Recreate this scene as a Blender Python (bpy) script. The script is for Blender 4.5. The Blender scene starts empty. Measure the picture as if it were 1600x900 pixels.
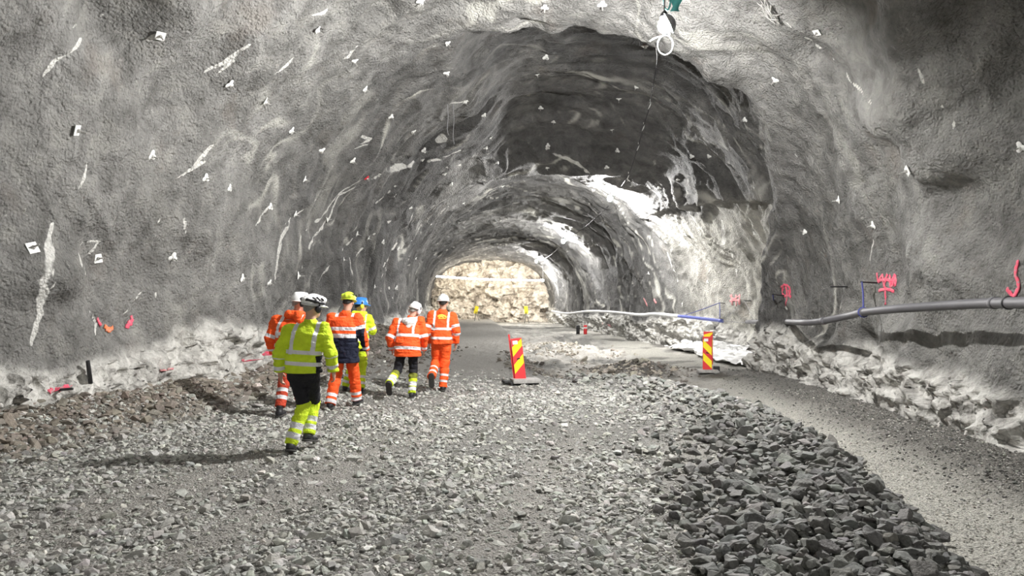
import bpy, bmesh, math, random
import numpy as np
from mathutils import Vector, Matrix, Quaternion

C = bpy.context.scene.collection
SC = bpy.context.scene
F = 1150.0            # focal length in pixels of the 1600 px frame
CAM_Z = 1.75
HORIZON = 468.0
rng = np.random.default_rng(7)
random.seed(7)

# ------------------------------------------------------------------ noise
def _h(ix, iy, iz, seed):
    n = (ix.astype(np.uint32) * np.uint32(374761393) + iy.astype(np.uint32) * np.uint32(668265263)
         + iz.astype(np.uint32) * np.uint32(2147483647) + np.uint32((seed * 1274126177) & 0xffffffff))
    n = (n ^ (n >> np.uint32(13))) * np.uint32(1274126177)
    n = (n ^ (n >> np.uint32(16))) * np.uint32(2246822519)
    n = n ^ (n >> np.uint32(15))
    return (n & np.uint32(0xffffff)).astype(np.float32) / np.float32(0xffffff)

def vnoise(p, seed=0):
    """value noise in -1..1 on an (N,3) array"""
    p = np.asarray(p, dtype=np.float64)
    f = np.floor(p); t = (p - f).astype(np.float32)
    i = f.astype(np.int64)
    t = t * t * t * (t * (t * 6 - 15) + 10)
    x0, y0, z0 = i[:, 0], i[:, 1], i[:, 2]
    r = 0
    for dx in (0, 1):
        wx = t[:, 0] if dx else 1 - t[:, 0]
        for dy in (0, 1):
            wy = t[:, 1] if dy else 1 - t[:, 1]
            for dz in (0, 1):
                wz = t[:, 2] if dz else 1 - t[:, 2]
                r = r + wx * wy * wz * _h(x0 + dx, y0 + dy, z0 + dz, seed)
    return r * 2 - 1

def fbm(p, octv=4, seed=0, gain=0.5, lac=2.07):
    a = 1.0; s = 0; r = 0; p = np.asarray(p, dtype=np.float64)
    for k in range(octv):
        r = r + a * vnoise(p, seed + k * 17); s += a
        a *= gain; p = p * lac + 13.7
    return r / s

def ridged(p, octv=3, seed=0, gain=0.5):
    a = 1.0; s = 0; r = 0; p = np.asarray(p, dtype=np.float64)
    for k in range(octv):
        r = r + a * (1 - np.abs(vnoise(p, seed + k * 31)) * 2); s += a
        a *= gain; p = p * 2.03 + 5.1
    return r / s

def cells(p, seed=0):
    """faceted cell noise: a random tilt inside each Voronoi cell, about -1..1"""
    p = np.asarray(p, dtype=np.float64); f = np.floor(p).astype(np.int64)
    best = np.full(len(p), 1e9); val = np.zeros(len(p))
    for dx in (-1, 0, 1):
        for dy in (-1, 0, 1):
            for dz in (-1, 0, 1):
                cx, cy, cz = f[:, 0] + dx, f[:, 1] + dy, f[:, 2] + dz
                q = np.stack([cx + _h(cx, cy, cz, seed), cy + _h(cx, cy, cz, seed + 1), cz + _h(cx, cy, cz, seed + 2)], 1)
                d = p - q
                dist = (d ** 2).sum(1)
                v = (_h(cx, cy, cz, seed + 3) - .5) * 1.2
                for ax in range(3):
                    v = v + d[:, ax] * (_h(cx, cy, cz, seed + 4 + ax) - .5) * 1.6
                m = dist < best
                best[m] = dist[m]; val[m] = v[m]
    return val

def sstep(a, b, x):
    t = np.clip((x - a) / (b - a), 0, 1)
    return t * t * (3 - 2 * t)

def gauss(x, s):
    return np.exp(-0.5 * (x / s) ** 2)

# ------------------------------------------------------------------ pixels
PITCH = math.atan((HORIZON - 450) / F)
def ray(u, v):
    """direction in the world of the photograph's pixel (u, v), y component 1"""
    x = (u - 800) / F; z = (450 - v) / F
    c, s = math.cos(PITCH), math.sin(PITCH)
    y2 = c - z * s; z2 = s + z * c
    return np.array([x / y2, 1.0, z2 / y2])
def at(u, v, y):
    d = ray(u, v)
    return Vector((d[0] * y, y, CAM_Z + d[2] * y))

# ------------------------------------------------------------------ tunnel
ZC = 1.4
_Y  = np.array([-16, 0, 5, 9, 13.7, 20, 26, 35, 45, 55, 68.])
_XL = np.array([-7.0, -6.9, -6.7, -6.25, -5.3, -4.75, -4.5, -5.0, -5.9, -6.7, -7.6])
_XR = np.array([6.2, 6.2, 6.3, 6.4, 6.8, 6.75, 6.8, 6.3, 5.3, 4.3, 3.3])
_ZT = np.array([7.4, 7.4, 7.6, 7.8, 7.7, 7.5, 7.3, 7.0, 6.5, 5.9, 5.2])
_NN = np.array([2.3, 2.3, 2.3, 2.3, 2.3, 2.2, 2.1, 2.15, 2.2, 2.3, 2.5])
def sect(y):
    xl = np.interp(y, _Y, _XL); xr = np.interp(y, _Y, _XR)
    return (xl + xr) / 2, (xr - xl) / 2, np.interp(y, _Y, _ZT) - ZC, np.interp(y, _Y, _NN)

def base_r(phi, y):
    cx, a, b, n = sect(y)
    c, s = np.abs(np.cos(phi)), np.sin(phi)
    up = (np.maximum((c / a) ** n + (np.abs(s) / b) ** n, 1e-9)) ** (-1 / n)
    dn = a / np.maximum(c, .2)
    return np.where(s >= 0, up, dn)

# (pixel u, v, size in m across, size in m along y, push in m: inward +, outward -)
BLOBS = [
    (1075, 60, 1.0, 1.3, .30), (1130, 105, .55, .6, .28), (1160, 165, .7, .5, -.35),
    (1330, 60, .9, .9, -.35), (1430, 150, .5, 1.6, .50), (1480, 235, .5, .9, .40), (1560, 110, 1.1, 1.7, -.8),
    (1395, 60, .45, 1.2, .40), (1285, 110, .6, .4, -.30), (1520, 330, .8, 1.0, -.35), (1450, 400, .9, 1.0, .22),
    (1340, 300, .9, .9, .16), (1260, 420, .9, 1.5, .12), (1500, 30, 1.2, .8, -.3),
    (1420, 560, .8, 1.0, .35), (1345, 540, .30, .5, -.30), (1560, 600, .7, .9, .15), (1250, 540, .6, .8, .15),
    (190, 30, .55, .7, -.40), (270, 20, .7, .9, .25), (290, 110, 1.0, .6, -.22), (430, 60, .9, 1.2, .20),
    (730, 20, .5, .3, -.22), (820, 40, .5, .3, -.22), (900, 55, .6, .4, -.22), (620, 55, .8, .3, -.15), (600, 20, .4, .3, -.15),
    (75, 430, .3, 1.0, .22), (150, 400, .5, .4, -.12), (330, 330, .8, 1.0, .15), (130, 250, 1.3, 1.3, .14),
    (250, 480, 1.0, 1.5, -.12), (400, 420, 1.2, 1.5, .16), (520, 330, 1.0, 1.6, -.15), (1100, 430, .8, 1.0, .15),
]
_blob_pts = None

def surf_p(phi, y, r):
    cx = sect(y)[0]
    return np.stack([cx + r * np.cos(phi), y, ZC + r * np.sin(phi)], 1)

def disp(phi, y, fine=True):
    """radial displacement, + is outward"""
    r0 = base_r(phi, y)
    p = surf_p(phi, y, r0)
    z = p[:, 2]
    s = phi * 6.2
    far = sstep(9, 22, y)
    w = fbm(p * 0.5, 2, 91)
    d = 0.16 * fbm(p * 0.32, 3, 3)
    # ridges that run around the ring, closer together further in
    q = np.stack([s * .30 + w * .6, y * .75 + w * 1.1 + s * .04, 0 * y + 3.3], 1)
    d = d - (0.05 + .17 * far) * ridged(q, 3, 11)
    q2 = np.stack([s * .55 + w, y * 1.7 + w * 1.6, 0 * y + 9.3], 1)
    d = d - (.008 + .075 * far) * ridged(q2, 2, 23)
    d = d + (.05 + .03 * far) * fbm(p * 1.15, 3, 37)
    # the haunch on the right stays lumpier
    rt = sstep(.9, .2, phi) * sstep(16, 12, y)
    d = d + rt * .16 * fbm(p * .8 + 4, 3, 53)
    near = sstep(21, 15, y)
    d = d + near * (.035 + .03 * sstep(1.5, 1.0, phi)) * fbm(p * 2.5, 3, 61) + near * .016 * fbm(p * 8.5, 2, 67)
    # first ledge: the roof steps up beyond it, from the crown down the right hand side
    wob = .55 * fbm(np.stack([s * .7, 0 * s, 0 * s], 1), 3, 71)
    yl = np.interp(phi, [-.4, .1, .5, 1.0, 1.57, 2.0], [19.4, 19.2, 17.0, 15.0, 15.2, 15.2]) + wob
    ang = sstep(1.98, 1.72, phi)
    rec = np.interp(phi, [-.4, .2, .6, 1.1, 1.6, 2.0], [.6, .65, .95, 1.0, .95, .4])
    wr = sstep(.78, 1.05, phi)
    d = d + ang * rec * sstep(-.10, .30, y - yl) * (wr * sstep(27.8, 23.0, y) + (1 - wr) * sstep(35, 21, y))
    # lip of the ledge bulges inward just before
    d = d - ang * .16 * gauss(y - yl + .5, .5) - ang * .14 * gauss(np.minimum(y - yl + .3, 0), 1.6) * sstep(.3, .25, y - yl)
    d = d - .36 * sstep(26.0, 27.4, y) * sstep(29.3, 28.6, y) * sstep(2.6, 2.0, phi) * sstep(1.0, 1.2, phi)
    # second ledge near the second lamp
    yl2 = 29.6 + .8 * fbm(np.stack([s * .6, 0 * s + 5, 0 * s], 1), 3, 73) + 1.5 * sstep(1.4, .6, phi)
    d = d + .34 * sstep(-.1, .4, y - yl2) * sstep(44, 33, y) * sstep(2.1, 1.7, phi) * sstep(.3, .6, phi)
    d = d - .16 * gauss(y - yl2 + 1.2, .9) * sstep(2.4, 1.8, phi) * sstep(.85, 1.05, phi)
    for k, yy in enumerate((37.5, 43.0, 49.5, 56.)):
        y3 = yy + .8 * fbm(np.stack([s * .6, 0 * s + k * 7, 0 * s], 1), 3, 75)
        d = d + .26 * sstep(-.1, .5, y - y3) * sstep(5.5, 1.0, y - y3)
    # side niche behind the corner on the right
    top = np.interp(y, [20, 24, 30], [4.1, 4.5, 5.0]) + .25 * fbm(np.stack([y * .6, 0 * y, 0 * y], 1), 3, 77)
    nd = np.interp(y, [19.7, 20.2, 22, 27, 32, 36], [0, 1.35, 1.45, 1.0, .35, 0])
    d = d + nd * (.22 * sstep(top + .12, top - .12, z + 0 * y) + .78 * sstep(top, top - 2.6, z + 0 * y)) * sstep(.85, .7, phi)
    d = d - .06 * gauss(z - top - .3, .25) * sstep(19.5, 21, y) * sstep(34, 28, y) * sstep(.9, .75, phi)
    # bare blasted rock along the foot of both walls
    toe = 0.85 + .25 * (phi > 1.5) + .55 * fbm(np.stack([y * .45, 0 * y + (phi > 1.5) * 9, 0 * y], 1), 3, 79)
    foot = sstep(toe + .2, toe - .3, z)
    d = d - foot * (.10 + .16 * sstep(.9, -.2, z))
    d = d + foot * (.15 - .06 * (phi < 1.5)) * cells(p * np.array([1.6, 1.6, 2.0]) + .12 * vnoise(p * 2, 99)[:, None], 101)
    d = d + foot * .13 * cells(p * np.array([3.4, 3.4, 4.4]), 131) + foot * .05 * cells(p * 8.5, 139)
    if fine:
        d = d + .012 * fbm(p * 4.5, 3, 41)
        d = d + .007 * vnoise(p * 14, 43)
    if _blob_pts is not None:
        for (bp, ws, wy, amp) in _blob_pts:
            dy = y - bp[1]
            m = np.abs(dy) < 3.2 * wy
            if m.any():
                pp = p[m]
                dd = np.sqrt((pp[:, 0] - bp[0]) ** 2 + (pp[:, 2] - bp[2]) ** 2)
                wv = .35 * fbm(pp * 1.6, 2, 83)
                g = np.exp(-(np.maximum((dd / ws) ** 2 + (dy[m] / wy) ** 2 + wv, 0)) ** 1.5)
                d[m] -= amp * g
    return d

def hit(us, vs, fine=False, y0=4.0, y1=66.0, n=260):
    """where the lines of sight through pixels meet the tunnel lining -> (N,3) points and inward normals"""
    us = np.atleast_1d(us); vs = np.atleast_1d(vs)
    RD = np.array([ray(u, v) for u, v in zip(us, vs)])
    ts = y0 * (y1 / y0) ** np.linspace(0, 1, n)
    def f(T):
        t = T.ravel(); rd = np.repeat(RD, T.shape[1], axis=0)
        x = rd[:, 0] * t; z = CAM_Z + rd[:, 2] * t
        cx = sect(t)[0]
        phi = np.arctan2(z - ZC, x - cx)
        phi = np.where(phi < -1.6, phi + 2 * math.pi, phi)
        return (np.hypot(x - cx, z - ZC) - base_r(phi, t) - disp(phi, t, fine)).reshape(T.shape)
    R_ = np.arange(len(RD))
    g = f(np.tile(ts, (len(RD), 1)))
    k = np.where((g > 0).any(1), np.argmax(g > 0, axis=1), n - 1)
    lo = ts[np.maximum(k - 1, 0)]; hi = ts[k]
    T = lo[:, None] + (hi - lo)[:, None] * np.linspace(0, 1, 24)[None]
    g = f(T); j = np.maximum(np.argmax(g > 0, axis=1), 1)
    ga, gb = g[R_, j - 1], g[R_, j]
    t = T[R_, j - 1] + (T[R_, j] - T[R_, j - 1]) * np.clip(-ga / np.maximum(gb - ga, 1e-6), 0, 1)
    return np.stack([RD[:, 0] * t, t, CAM_Z + RD[:, 2] * t], 1)

def wall_frame(P):
    """lining point under P and its inward normal"""
    P = np.atleast_2d(P).astype(float)
    def on(phi, y):
        return surf_p(phi, y, base_r(phi, y) + disp(phi, y, False))
    cx = sect(P[:, 1])[0]
    phi = np.arctan2(P[:, 2] - ZC, P[:, 0] - cx); phi = np.where(phi < -1.6, phi + 2 * math.pi, phi)
    y = P[:, 1]
    e = .12 / 6
    a = on(phi + e, y) - on(phi - e, y); b = on(phi, y + .12) - on(phi, y - .12)
    n = np.cross(a, b); n /= np.linalg.norm(n, axis=1)[:, None]
    c = np.stack([cx - P[:, 0], 0 * y, ZC - P[:, 2]], 1)
    n *= np.sign((n * c).sum(1))[:, None]
    return on(phi, y), n

_bp = hit([b[0] for b in BLOBS], [b[1] for b in BLOBS])
_blob_pts = [(_bp[i], b[2], b[3], b[4]) for i, b in enumerate(BLOBS)]

# ------------------------------------------------------------------ node helpers
def new_mat(name):
    m = bpy.data.materials.new(name); m.use_nodes = True
    nt = m.node_tree
    bs = nt.nodes['Principled BSDF']
    return m, nt, bs
def N(nt, kind, **kw):
    n = nt.nodes.new(kind)
    for k, v in kw.items():
        if k.startswith('in_'):
            n.inputs[k[3:]].default_value = v
        else:
            setattr(n, k, v)
    return n
def L(nt, a, b): nt.links.new(a, b)
def ramp(nt, fac, stops, interp='LINEAR'):
    r = nt.nodes.new('ShaderNodeValToRGB'); r.color_ramp.interpolation = interp
    e = r.color_ramp.elements
    while len(e) > 1: e.remove(e[-1])
    e[0].position = stops[0][0]; e[0].color = (*stops[0][1], 1) if len(stops[0][1]) == 3 else stops[0][1]
    for p, c in stops[1:]:
        q = e.new(p); q.color = (*c, 1)
    L(nt, fac, r.inputs[0]); return r
def mix(nt, fac, a, b, blend='MIX'):
    m = nt.nodes.new('ShaderNodeMix'); m.data_type = 'RGBA'; m.blend_type = blend
    if isinstance(fac, (int, float)): m.inputs[0].default_value = fac
    else: L(nt, fac, m.inputs[0])
    for k, s in ((6, a), (7, b)):
        if isinstance(s, tuple): m.inputs[k].default_value = (*s, 1)
        else: L(nt, s, m.inputs[k])
    return m.outputs[2]
def noise(nt, vec, scale, detail=4, rough=.55, dist=0.):
    n = N(nt, 'ShaderNodeTexNoise'); n.inputs['Scale'].default_value = scale; n.inputs['Detail'].default_value = detail
    n.inputs['Roughness'].default_value = rough; n.inputs['Distortion'].default_value = dist
    L(nt, vec, n.inputs['Vector']); return n.outputs[0]
def math_n(nt, op, a, b=None, clamp=False):
    m = N(nt, 'ShaderNodeMath', operation=op); m.use_clamp = clamp
    for k, s in ((0, a), (1, b)):
        if s is None: continue
        if isinstance(s, (int, float)): m.inputs[k].default_value = s
        else: L(nt, s, m.inputs[k])
    return m.outputs[0]
def attr(nt, name):
    a = N(nt, 'ShaderNodeAttribute'); a.attribute_name = name; return a
def plain(name, col, rough=.6, metal=0., var=.12, scale=30., bump=0.):
    """a painted or moulded surface with slight wear"""
    m, nt, bs = new_mat(name)
    tc = N(nt, 'ShaderNodeTexCoord').outputs['Object']
    n = noise(nt, tc, scale, 5, .6)
    lo = tuple(c * (1 - var) for c in col); hi = tuple(min(1, c * (1 + var)) for c in col)
    r = ramp(nt, n, [(.3, lo), (.7, hi)])
    L(nt, r.outputs[0], bs.inputs['Base Color'])
    bs.inputs['Roughness'].default_value = rough; bs.inputs['Metallic'].default_value = metal
    if bump:
        b = N(nt, 'ShaderNodeBump'); b.inputs['Strength'].default_value = .6; b.inputs['Distance'].default_value = bump
        L(nt, n, b.inputs['Height']); L(nt, b.outputs[0], bs.inputs['Normal'])
    return m
def glow(name, col, strength):
    m, nt, bs = new_mat(name)
    bs.inputs['Base Color'].default_value = (.9, .9, .9, 1)
    bs.inputs['Emission Color'].default_value = (*col, 1); bs.inputs['Emission Strength'].default_value = strength
    return m

# ------------------------------------------------------------------ object helpers
def fast_mesh(name, verts, quads, smooth=True):
    """verts (N,3), quads (M,4) or (M,3) numpy -> mesh"""
    me = bpy.data.meshes.new(name)
    verts = np.ascontiguousarray(verts, dtype=np.float32); quads = np.ascontiguousarray(quads, dtype=np.int32)
    k = quads.shape[1]
    me.vertices.add(len(verts)); me.vertices.foreach_set('co', verts.ravel())
    me.loops.add(quads.size); me.loops.foreach_set('vertex_index', quads.ravel())
    me.polygons.add(len(quads)); me.polygons.foreach_set('loop_start', np.arange(0, quads.size, k, dtype=np.int32))
    me.update(calc_edges=True)
    me.polygons.foreach_set('use_smooth', np.full(len(quads), smooth, dtype=bool))
    me.validate(clean_customdata=False)
    return me
def add_attr(me, name, vals):
    vals = np.asarray(vals, dtype=np.float32)
    if vals.ndim == 1:
        a = me.attributes.new(name, 'FLOAT', 'POINT'); a.data.foreach_set('value', vals)
    else:
        a = me.attributes.new(name, 'FLOAT_COLOR', 'POINT')
        if vals.shape[1] == 3: vals = np.concatenate([vals, np.ones((len(vals), 1), np.float32)], 1)
        a.data.foreach_set('color', np.ascontiguousarray(vals).ravel())
def link(name, me, mat=None, parent=None):
    o = bpy.data.objects.new(name, me); C.objects.link(o)
    if mat is not None and me is not None and len(me.materials) == 0: me.materials.append(mat)
    if parent is not None: o.parent = parent
    return o
def empty(name, loc=(0, 0, 0), rot=(0, 0, 0)):
    o = bpy.data.objects.new(name, None); C.objects.link(o); o.location = loc; o.rotation_euler = rot
    o.empty_display_size = .1
    return o
def tag(o, label=None, cat=None, group=None, kind=None):
    if label: o['label'] = label
    if cat: o['category'] = cat
    if group: o['group'] = group
    if kind: o['kind'] = kind
    return o
def bm_obj(name, bm, mat, parent=None, smooth=False, loc=None):
    me = bpy.data.meshes.new(name)
    bmesh.ops.recalc_face_normals(bm, faces=bm.faces)
    bm.to_mesh(me); bm.free()
    if smooth:
        for p in me.polygons: p.use_smooth = True
    o = link(name, me, mat, parent)
    if loc is not None: o.location = loc
    return o
def add_box(bm, c, s, rot=None, bevel=0.):
    M = Matrix.Translation(c) @ (rot.to_4x4() if rot is not None else Matrix()) @ Matrix.Diagonal((*s, 1))
    r = bmesh.ops.create_cube(bm, size=1, matrix=M)
    if bevel:
        es = list({e for v in r['verts'] for e in v.link_edges})
        bmesh.ops.bevel(bm, geom=es, offset=bevel, segments=2, affect='EDGES', profile=.7)
def tube(pts, rad, seg=8, cap=True):
    """tube mesh data along points; rad a number or a list"""
    pts = [Vector(p) for p in pts]; n = len(pts)
    rad = [rad] * n if isinstance(rad, (int, float)) else list(rad)
    V = []; Fc = []
    t0 = (pts[1] - pts[0]).normalized()
    nrm = t0.orthogonal().normalized()
    for i, p in enumerate(pts):
        t = ((pts[min(i + 1, n - 1)] - pts[max(i - 1, 0)])).normalized()
        nrm = (nrm - t * nrm.dot(t)).normalized(); b = t.cross(nrm)
        for k in range(seg):
            a = 2 * math.pi * k / seg
            V.append(p + rad[i] * (math.cos(a) * nrm + math.sin(a) * b))
    for i in range(n - 1):
        for k in range(seg):
            k2 = (k + 1) % seg
            Fc.append((i * seg + k, i * seg + k2, (i + 1) * seg + k2, (i + 1) * seg + k))
    if cap:
        Fc.append(tuple(range(seg - 1, -1, -1))); Fc.append(tuple((n - 1) * seg + k for k in range(seg)))
    return V, Fc
def add_tube(bm, pts, rad, seg=8):
    V, Fc = tube(pts, rad, seg); vs = [bm.verts.new(v) for v in V]
    for f in Fc:
        try: bm.faces.new([vs[i] for i in f])
        except ValueError: pass
def smooth_path(pts, n=8):
    """Catmull-Rom through points"""
    P = [Vector(p) for p in pts]; P = [P[0] * 2 - P[1]] + P + [P[-1] * 2 - P[-2]]
    out = []
    for i in range(1, len(P) - 2):
        for k in range(n):
            t = k / n
            out.append(.5 * ((2 * P[i]) + (P[i + 1] - P[i - 1]) * t + (2 * P[i - 1] - 5 * P[i] + 4 * P[i + 1] - P[i + 2]) * t * t
                             + (3 * P[i] - P[i - 1] - 3 * P[i + 1] + P[i + 2]) * t ** 3))
    out.append(P[-2]); return out
# ------------------------------------------------------------------ lining mesh
ys = [-16.0]
while ys[-1] < 66.2:
    y = ys[-1]
    dy = .6 if y < 1 else (.2 if y < 3 else max(.038, .0042 * y))
    if 14.2 < y < 20.6: dy = min(dy, .05)
    ys.append(y + dy)
ys = np.array(ys)
phis = np.radians(np.linspace(-27, 207, 640))
PH, YY = np.meshgrid(phis, ys)              # rows along y
ph, yy = PH.ravel(), YY.ravel()
dd = disp(ph, yy, True)
LV = surf_p(ph, yy, base_r(ph, yy) + dd)
nY, nP = len(ys), len(phis)
G = LV.reshape(nY, nP, 3)
# smooth normals of the whole lining, so the wall and ceiling pieces meet without a seam
gn = np.cross(np.gradient(G, axis=1), np.gradient(G, axis=0))
gn /= np.linalg.norm(gn, axis=2)[..., None]
toC = np.stack([sect(YY)[0] - G[..., 0], 0 * YY, ZC - G[..., 2]], 2)
gn *= np.sign((gn * toC).sum(2))[..., None]

# mineral runs and thin cracks seen on the lining: pixel polylines with a half width in metres
STREAKS = [
    ([(185, 2), (160, 22), (115, 42), (82, 60)], .035), ([(128, 58), (118, 75), (85, 95), (62, 125)], .04),
    ([(250, 52), (232, 62), (220, 73)], .035), ([(392, 68), (350, 98), (310, 117)], .045), ([(385, 88), (345, 110), (318, 132)], .03),
    ([(535, 0), (505, 20), (480, 27)], .04), ([(466, 85), (445, 105), (418, 122)], .03), ([(342, 212), (318, 243), (285, 275)], .045),
    ([(330, 245), (300, 265), (268, 285)], .03), ([(138, 247), (132, 275), (115, 318)], .025), ([(82, 348), (76, 390), (70, 440), (62, 490), (48, 540)], .09),
    ([(82, 418), (84, 455)], .03), ([(128, 378), (128, 420)], .04), ([(156, 376), (140, 395), (133, 430)], .05), ([(128, 378), (157, 376)], .025),
    ([(250, 342), (242, 375), (236, 385)], .03), ([(288, 340), (290, 365)], .03), ([(246, 452), (240, 470)], .03), ([(136, 480), (150, 505), (148, 530)], .03),
    ([(225, 450), (195, 490), (170, 540)], .02), ([(575, 275), (535, 298), (510, 330), (495, 345), (470, 370), (462, 400)], .04),
    ([(560, 290), (530, 305), (515, 340), (485, 380), (470, 425)], .05), ([(455, 340), (440, 370), (432, 420), (430, 455)], .07),
    ([(618, 290), (590, 315), (570, 345), (545, 380), (520, 410)], .05), ([(620, 320), (610, 345), (585, 365), (560, 395), (545, 440)], .05),
    ([(660, 310), (640, 345), (620, 380), (600, 415), (595, 460)], .06), ([(680, 330), (650, 365), (635, 395)], .06),
    ([(545, 400), (552, 430), (548, 455)], .05), ([(600, 395), (605, 440), (615, 470)], .05), ([(640, 400), (630, 420)], .06),
    ([(420, 322), (405, 345), (400, 352)], .035), ([(515, 415), (498, 440)], .05), ([(505, 300), (470, 330), (445, 350)], .03),
    ([(1206, 12), (1235, 40), (1280, 75), (1325, 120), (1360, 160), (1390, 190)], .035),
    ([(1425, 95), (1440, 120), (1445, 135)], .04), ([(1470, 165), (1490, 195), (1497, 215)], .03), ([(1240, 235), (1250, 255)], .025),
    ([(1370, 340), (1362, 390), (1358, 440)], .025), ([(1340, 470), (1352, 500)], .02), ([(1268, 495), (1270, 512)], .03),
    ([(1232, 510), (1228, 480), (1226, 455)], .03), ([(1140, 380), (1150, 420), (1152, 470)], .06), ([(1020, 350), (1045, 400), (1062, 450), (1068, 490)], .07),
    ([(1030, 350), (1040, 380), (1066, 420)], .05), ([(1128, 345), (1132, 375), (1125, 390)], .12),
    ([(690, 162), (730, 158), (745, 155)], .05), ([(560, 70), (545, 88), (530, 92)], .05), ([(650, 85), (690, 68)], .03),
    ([(700, 215), (680, 220)], .18), ([(690, 250), (620, 262), (580, 280)], .12), ([(720, 235), (690, 245)], .12), ([(850, 230), (900, 255), (925, 275)], .12),
    ([(560, 212), (580, 218), (560, 226)], .05), ([(555, 232), (575, 226)], .05), ([(770, 235), (720, 258), (690, 262)], .06),
]
P_all = LV
streak = np.full(len(LV), -1.0, np.float32)
wobv = fbm(LV * 5.0, 3, 211)
def paint_lines(lines, target):
    flat = [(u, v) for l, w in lines for (u, v) in l]
    pts = hit([a[0] for a in flat], [a[1] for a in flat])
    k = 0
    for l, w in lines:
        seg = pts[k:k + len(l)]; k += len(l)
        cum = np.concatenate([[0], np.cumsum(np.linalg.norm(np.diff(seg, axis=0), axis=1))]); cum /= cum[-1]
        for (a, b), c0, c1 in zip(zip(seg[:-1], seg[1:]), cum[:-1], cum[1:]):
            lo = np.minimum(a, b) - 3 * w - .2; hi = np.maximum(a, b) + 3 * w + .2
            i0, i1 = np.searchsorted(ys, [lo[1], hi[1]])
            idx = np.arange(i0 * nP, min(i1 + 1, nY) * nP)
            q = LV[idx]
            m = ((q > lo) & (q < hi)).all(1); idx = idx[m]; q = q[m]
            if not len(idx): continue
            ab = b - a; t = np.clip(((q - a) @ ab) / max(ab @ ab, 1e-9), 0, 1)
            d = np.linalg.norm(q - (a + t[:, None] * ab), axis=1)
            u = c0 + (c1 - c0) * t; ww = w * (.22 + .9 * np.sin(np.pi * np.clip(u, 0, 1)) ** .7)
            val = 1 - d / ww + .75 * wobv[idx] - .25 * u
            target[idx] = np.maximum(target[idx], val)
paint_lines(STREAKS, streak)
zz = LV[:, 2]
toe = 0.85 + .25 * (ph > 1.5) + .55 * fbm(np.stack([yy * .45, 0 * yy + (ph > 1.5) * 9, 0 * yy], 1), 3, 79)
bare = sstep(toe + .15, toe - .15, zz + .12 * fbm(LV * 3, 3, 313))

def lining_mat():
    m, nt, bs = new_mat('shotcrete')
    tc = N(nt, 'ShaderNodeTexCoord').outputs['Object']
    big = noise(nt, tc, .55, 5, .62)
    med = noise(nt, tc, 2.4, 6, .65, .4)
    vo = N(nt, 'ShaderNodeTexVoronoi', feature='F1'); vo.inputs['Scale'].default_value = 24; L(nt, tc, vo.inputs['Vector'])
    fin = math_n(nt, 'SUBTRACT', noise(nt, tc, 22, 5, .62), math_n(nt, 'MULTIPLY', vo.outputs['Distance'], .55))
    vr = N(nt, 'ShaderNodeTexVoronoi', feature='F1'); vr.inputs['Scale'].default_value = 5.5; L(nt, tc, vr.inputs['Vector'])
    fin = mix(nt, attr(nt, 'bare').outputs['Fac'], fin, math_n(nt, 'MULTIPLY', vr.outputs['Distance'], 1.4))
    c1 = ramp(nt, big, [(.32, (.165, .163, .154)), (.5, (.235, .232, .221)), (.68, (.31, .306, .293))]).outputs[0]
    c2 = ramp(nt, med, [(.30, (.52, .51, .50)), (.5, (1, 1, 1)), (.70, (1.45, 1.44, 1.40))]).outputs[0]
    c = mix(nt, .9, c1, c2, 'MULTIPLY')
    rust = ramp(nt, noise(nt, tc, .9, 4, .6), [(.60, (0, 0, 0)), (.72, (1, 1, 1))]).outputs[0]
    c = mix(nt, math_n(nt, 'MULTIPLY', rust, .30), c, (.20, .16, .13))
    # pale speckle of rebound and fine lime bloom
    sp = ramp(nt, noise(nt, tc, 11, 5, .72), [(.60, (0, 0, 0)), (.70, (1, 1, 1))]).outputs[0]
    bl = ramp(nt, noise(nt, tc, .8, 3, .5), [(.42, (0, 0, 0)), (.62, (1, 1, 1))]).outputs[0]
    c = mix(nt, math_n(nt, 'MULTIPLY', math_n(nt, 'MULTIPLY', sp, bl), .6), c, (.55, .54, .50))
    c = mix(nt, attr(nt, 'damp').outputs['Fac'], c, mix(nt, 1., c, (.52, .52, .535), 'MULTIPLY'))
    c = mix(nt, attr(nt, 'fresh').outputs['Fac'], c, mix(nt, 1., c, (1.65, 1.63, 1.56), 'MULTIPLY'))
    # bare rock at the foot
    rk = ramp(nt, noise(nt, tc, 3.2, 6, .7, .6), [(.3, (.15, .146, .136)), (.44, (.40, .39, .365)), (.58, (.62, .61, .575))]).outputs[0]
    c = mix(nt, attr(nt, 'bare').outputs['Fac'], c, rk)
    # ring-wise lime veins further in (stain pattern kept in 'vein')
    c = mix(nt, attr(nt, 'vein').outputs['Fac'], c, (.66, .65, .59))
    st = ramp(nt, attr(nt, 'streak').outputs['Fac'], [(.0, (0, 0, 0)), (.22, (1, 1, 1))]).outputs[0]
    stn = ramp(nt, noise(nt, tc, 9, 5, .7), [(.3, (.55, .55, .55)), (.6, (1, 1, 1))]).outputs[0]
    c = mix(nt, math_n(nt, 'MULTIPLY', st, stn), c, (.80, .79, .75))
    L(nt, c, bs.inputs['Base Color'])
    bs.inputs['Roughness'].default_value = .82
    bs.inputs['Specular IOR Level'].default_value = .25
    b1 = N(nt, 'ShaderNodeBump'); b1.inputs['Strength'].default_value = .9; b1.inputs['Distance'].default_value = .065
    L(nt, fin, b1.inputs['Height'])
    b2 = N(nt, 'ShaderNodeBump'); b2.inputs['Strength'].default_value = .7; b2.inputs['Distance'].default_value = .08
    L(nt, noise(nt, tc, 8, 5, .6), b2.inputs['Height']); L(nt, b1.outputs[0], b2.inputs['Normal'])
    L(nt, b2.outputs[0], bs.inputs['Normal'])
    return m
M_lining = lining_mat()
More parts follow.
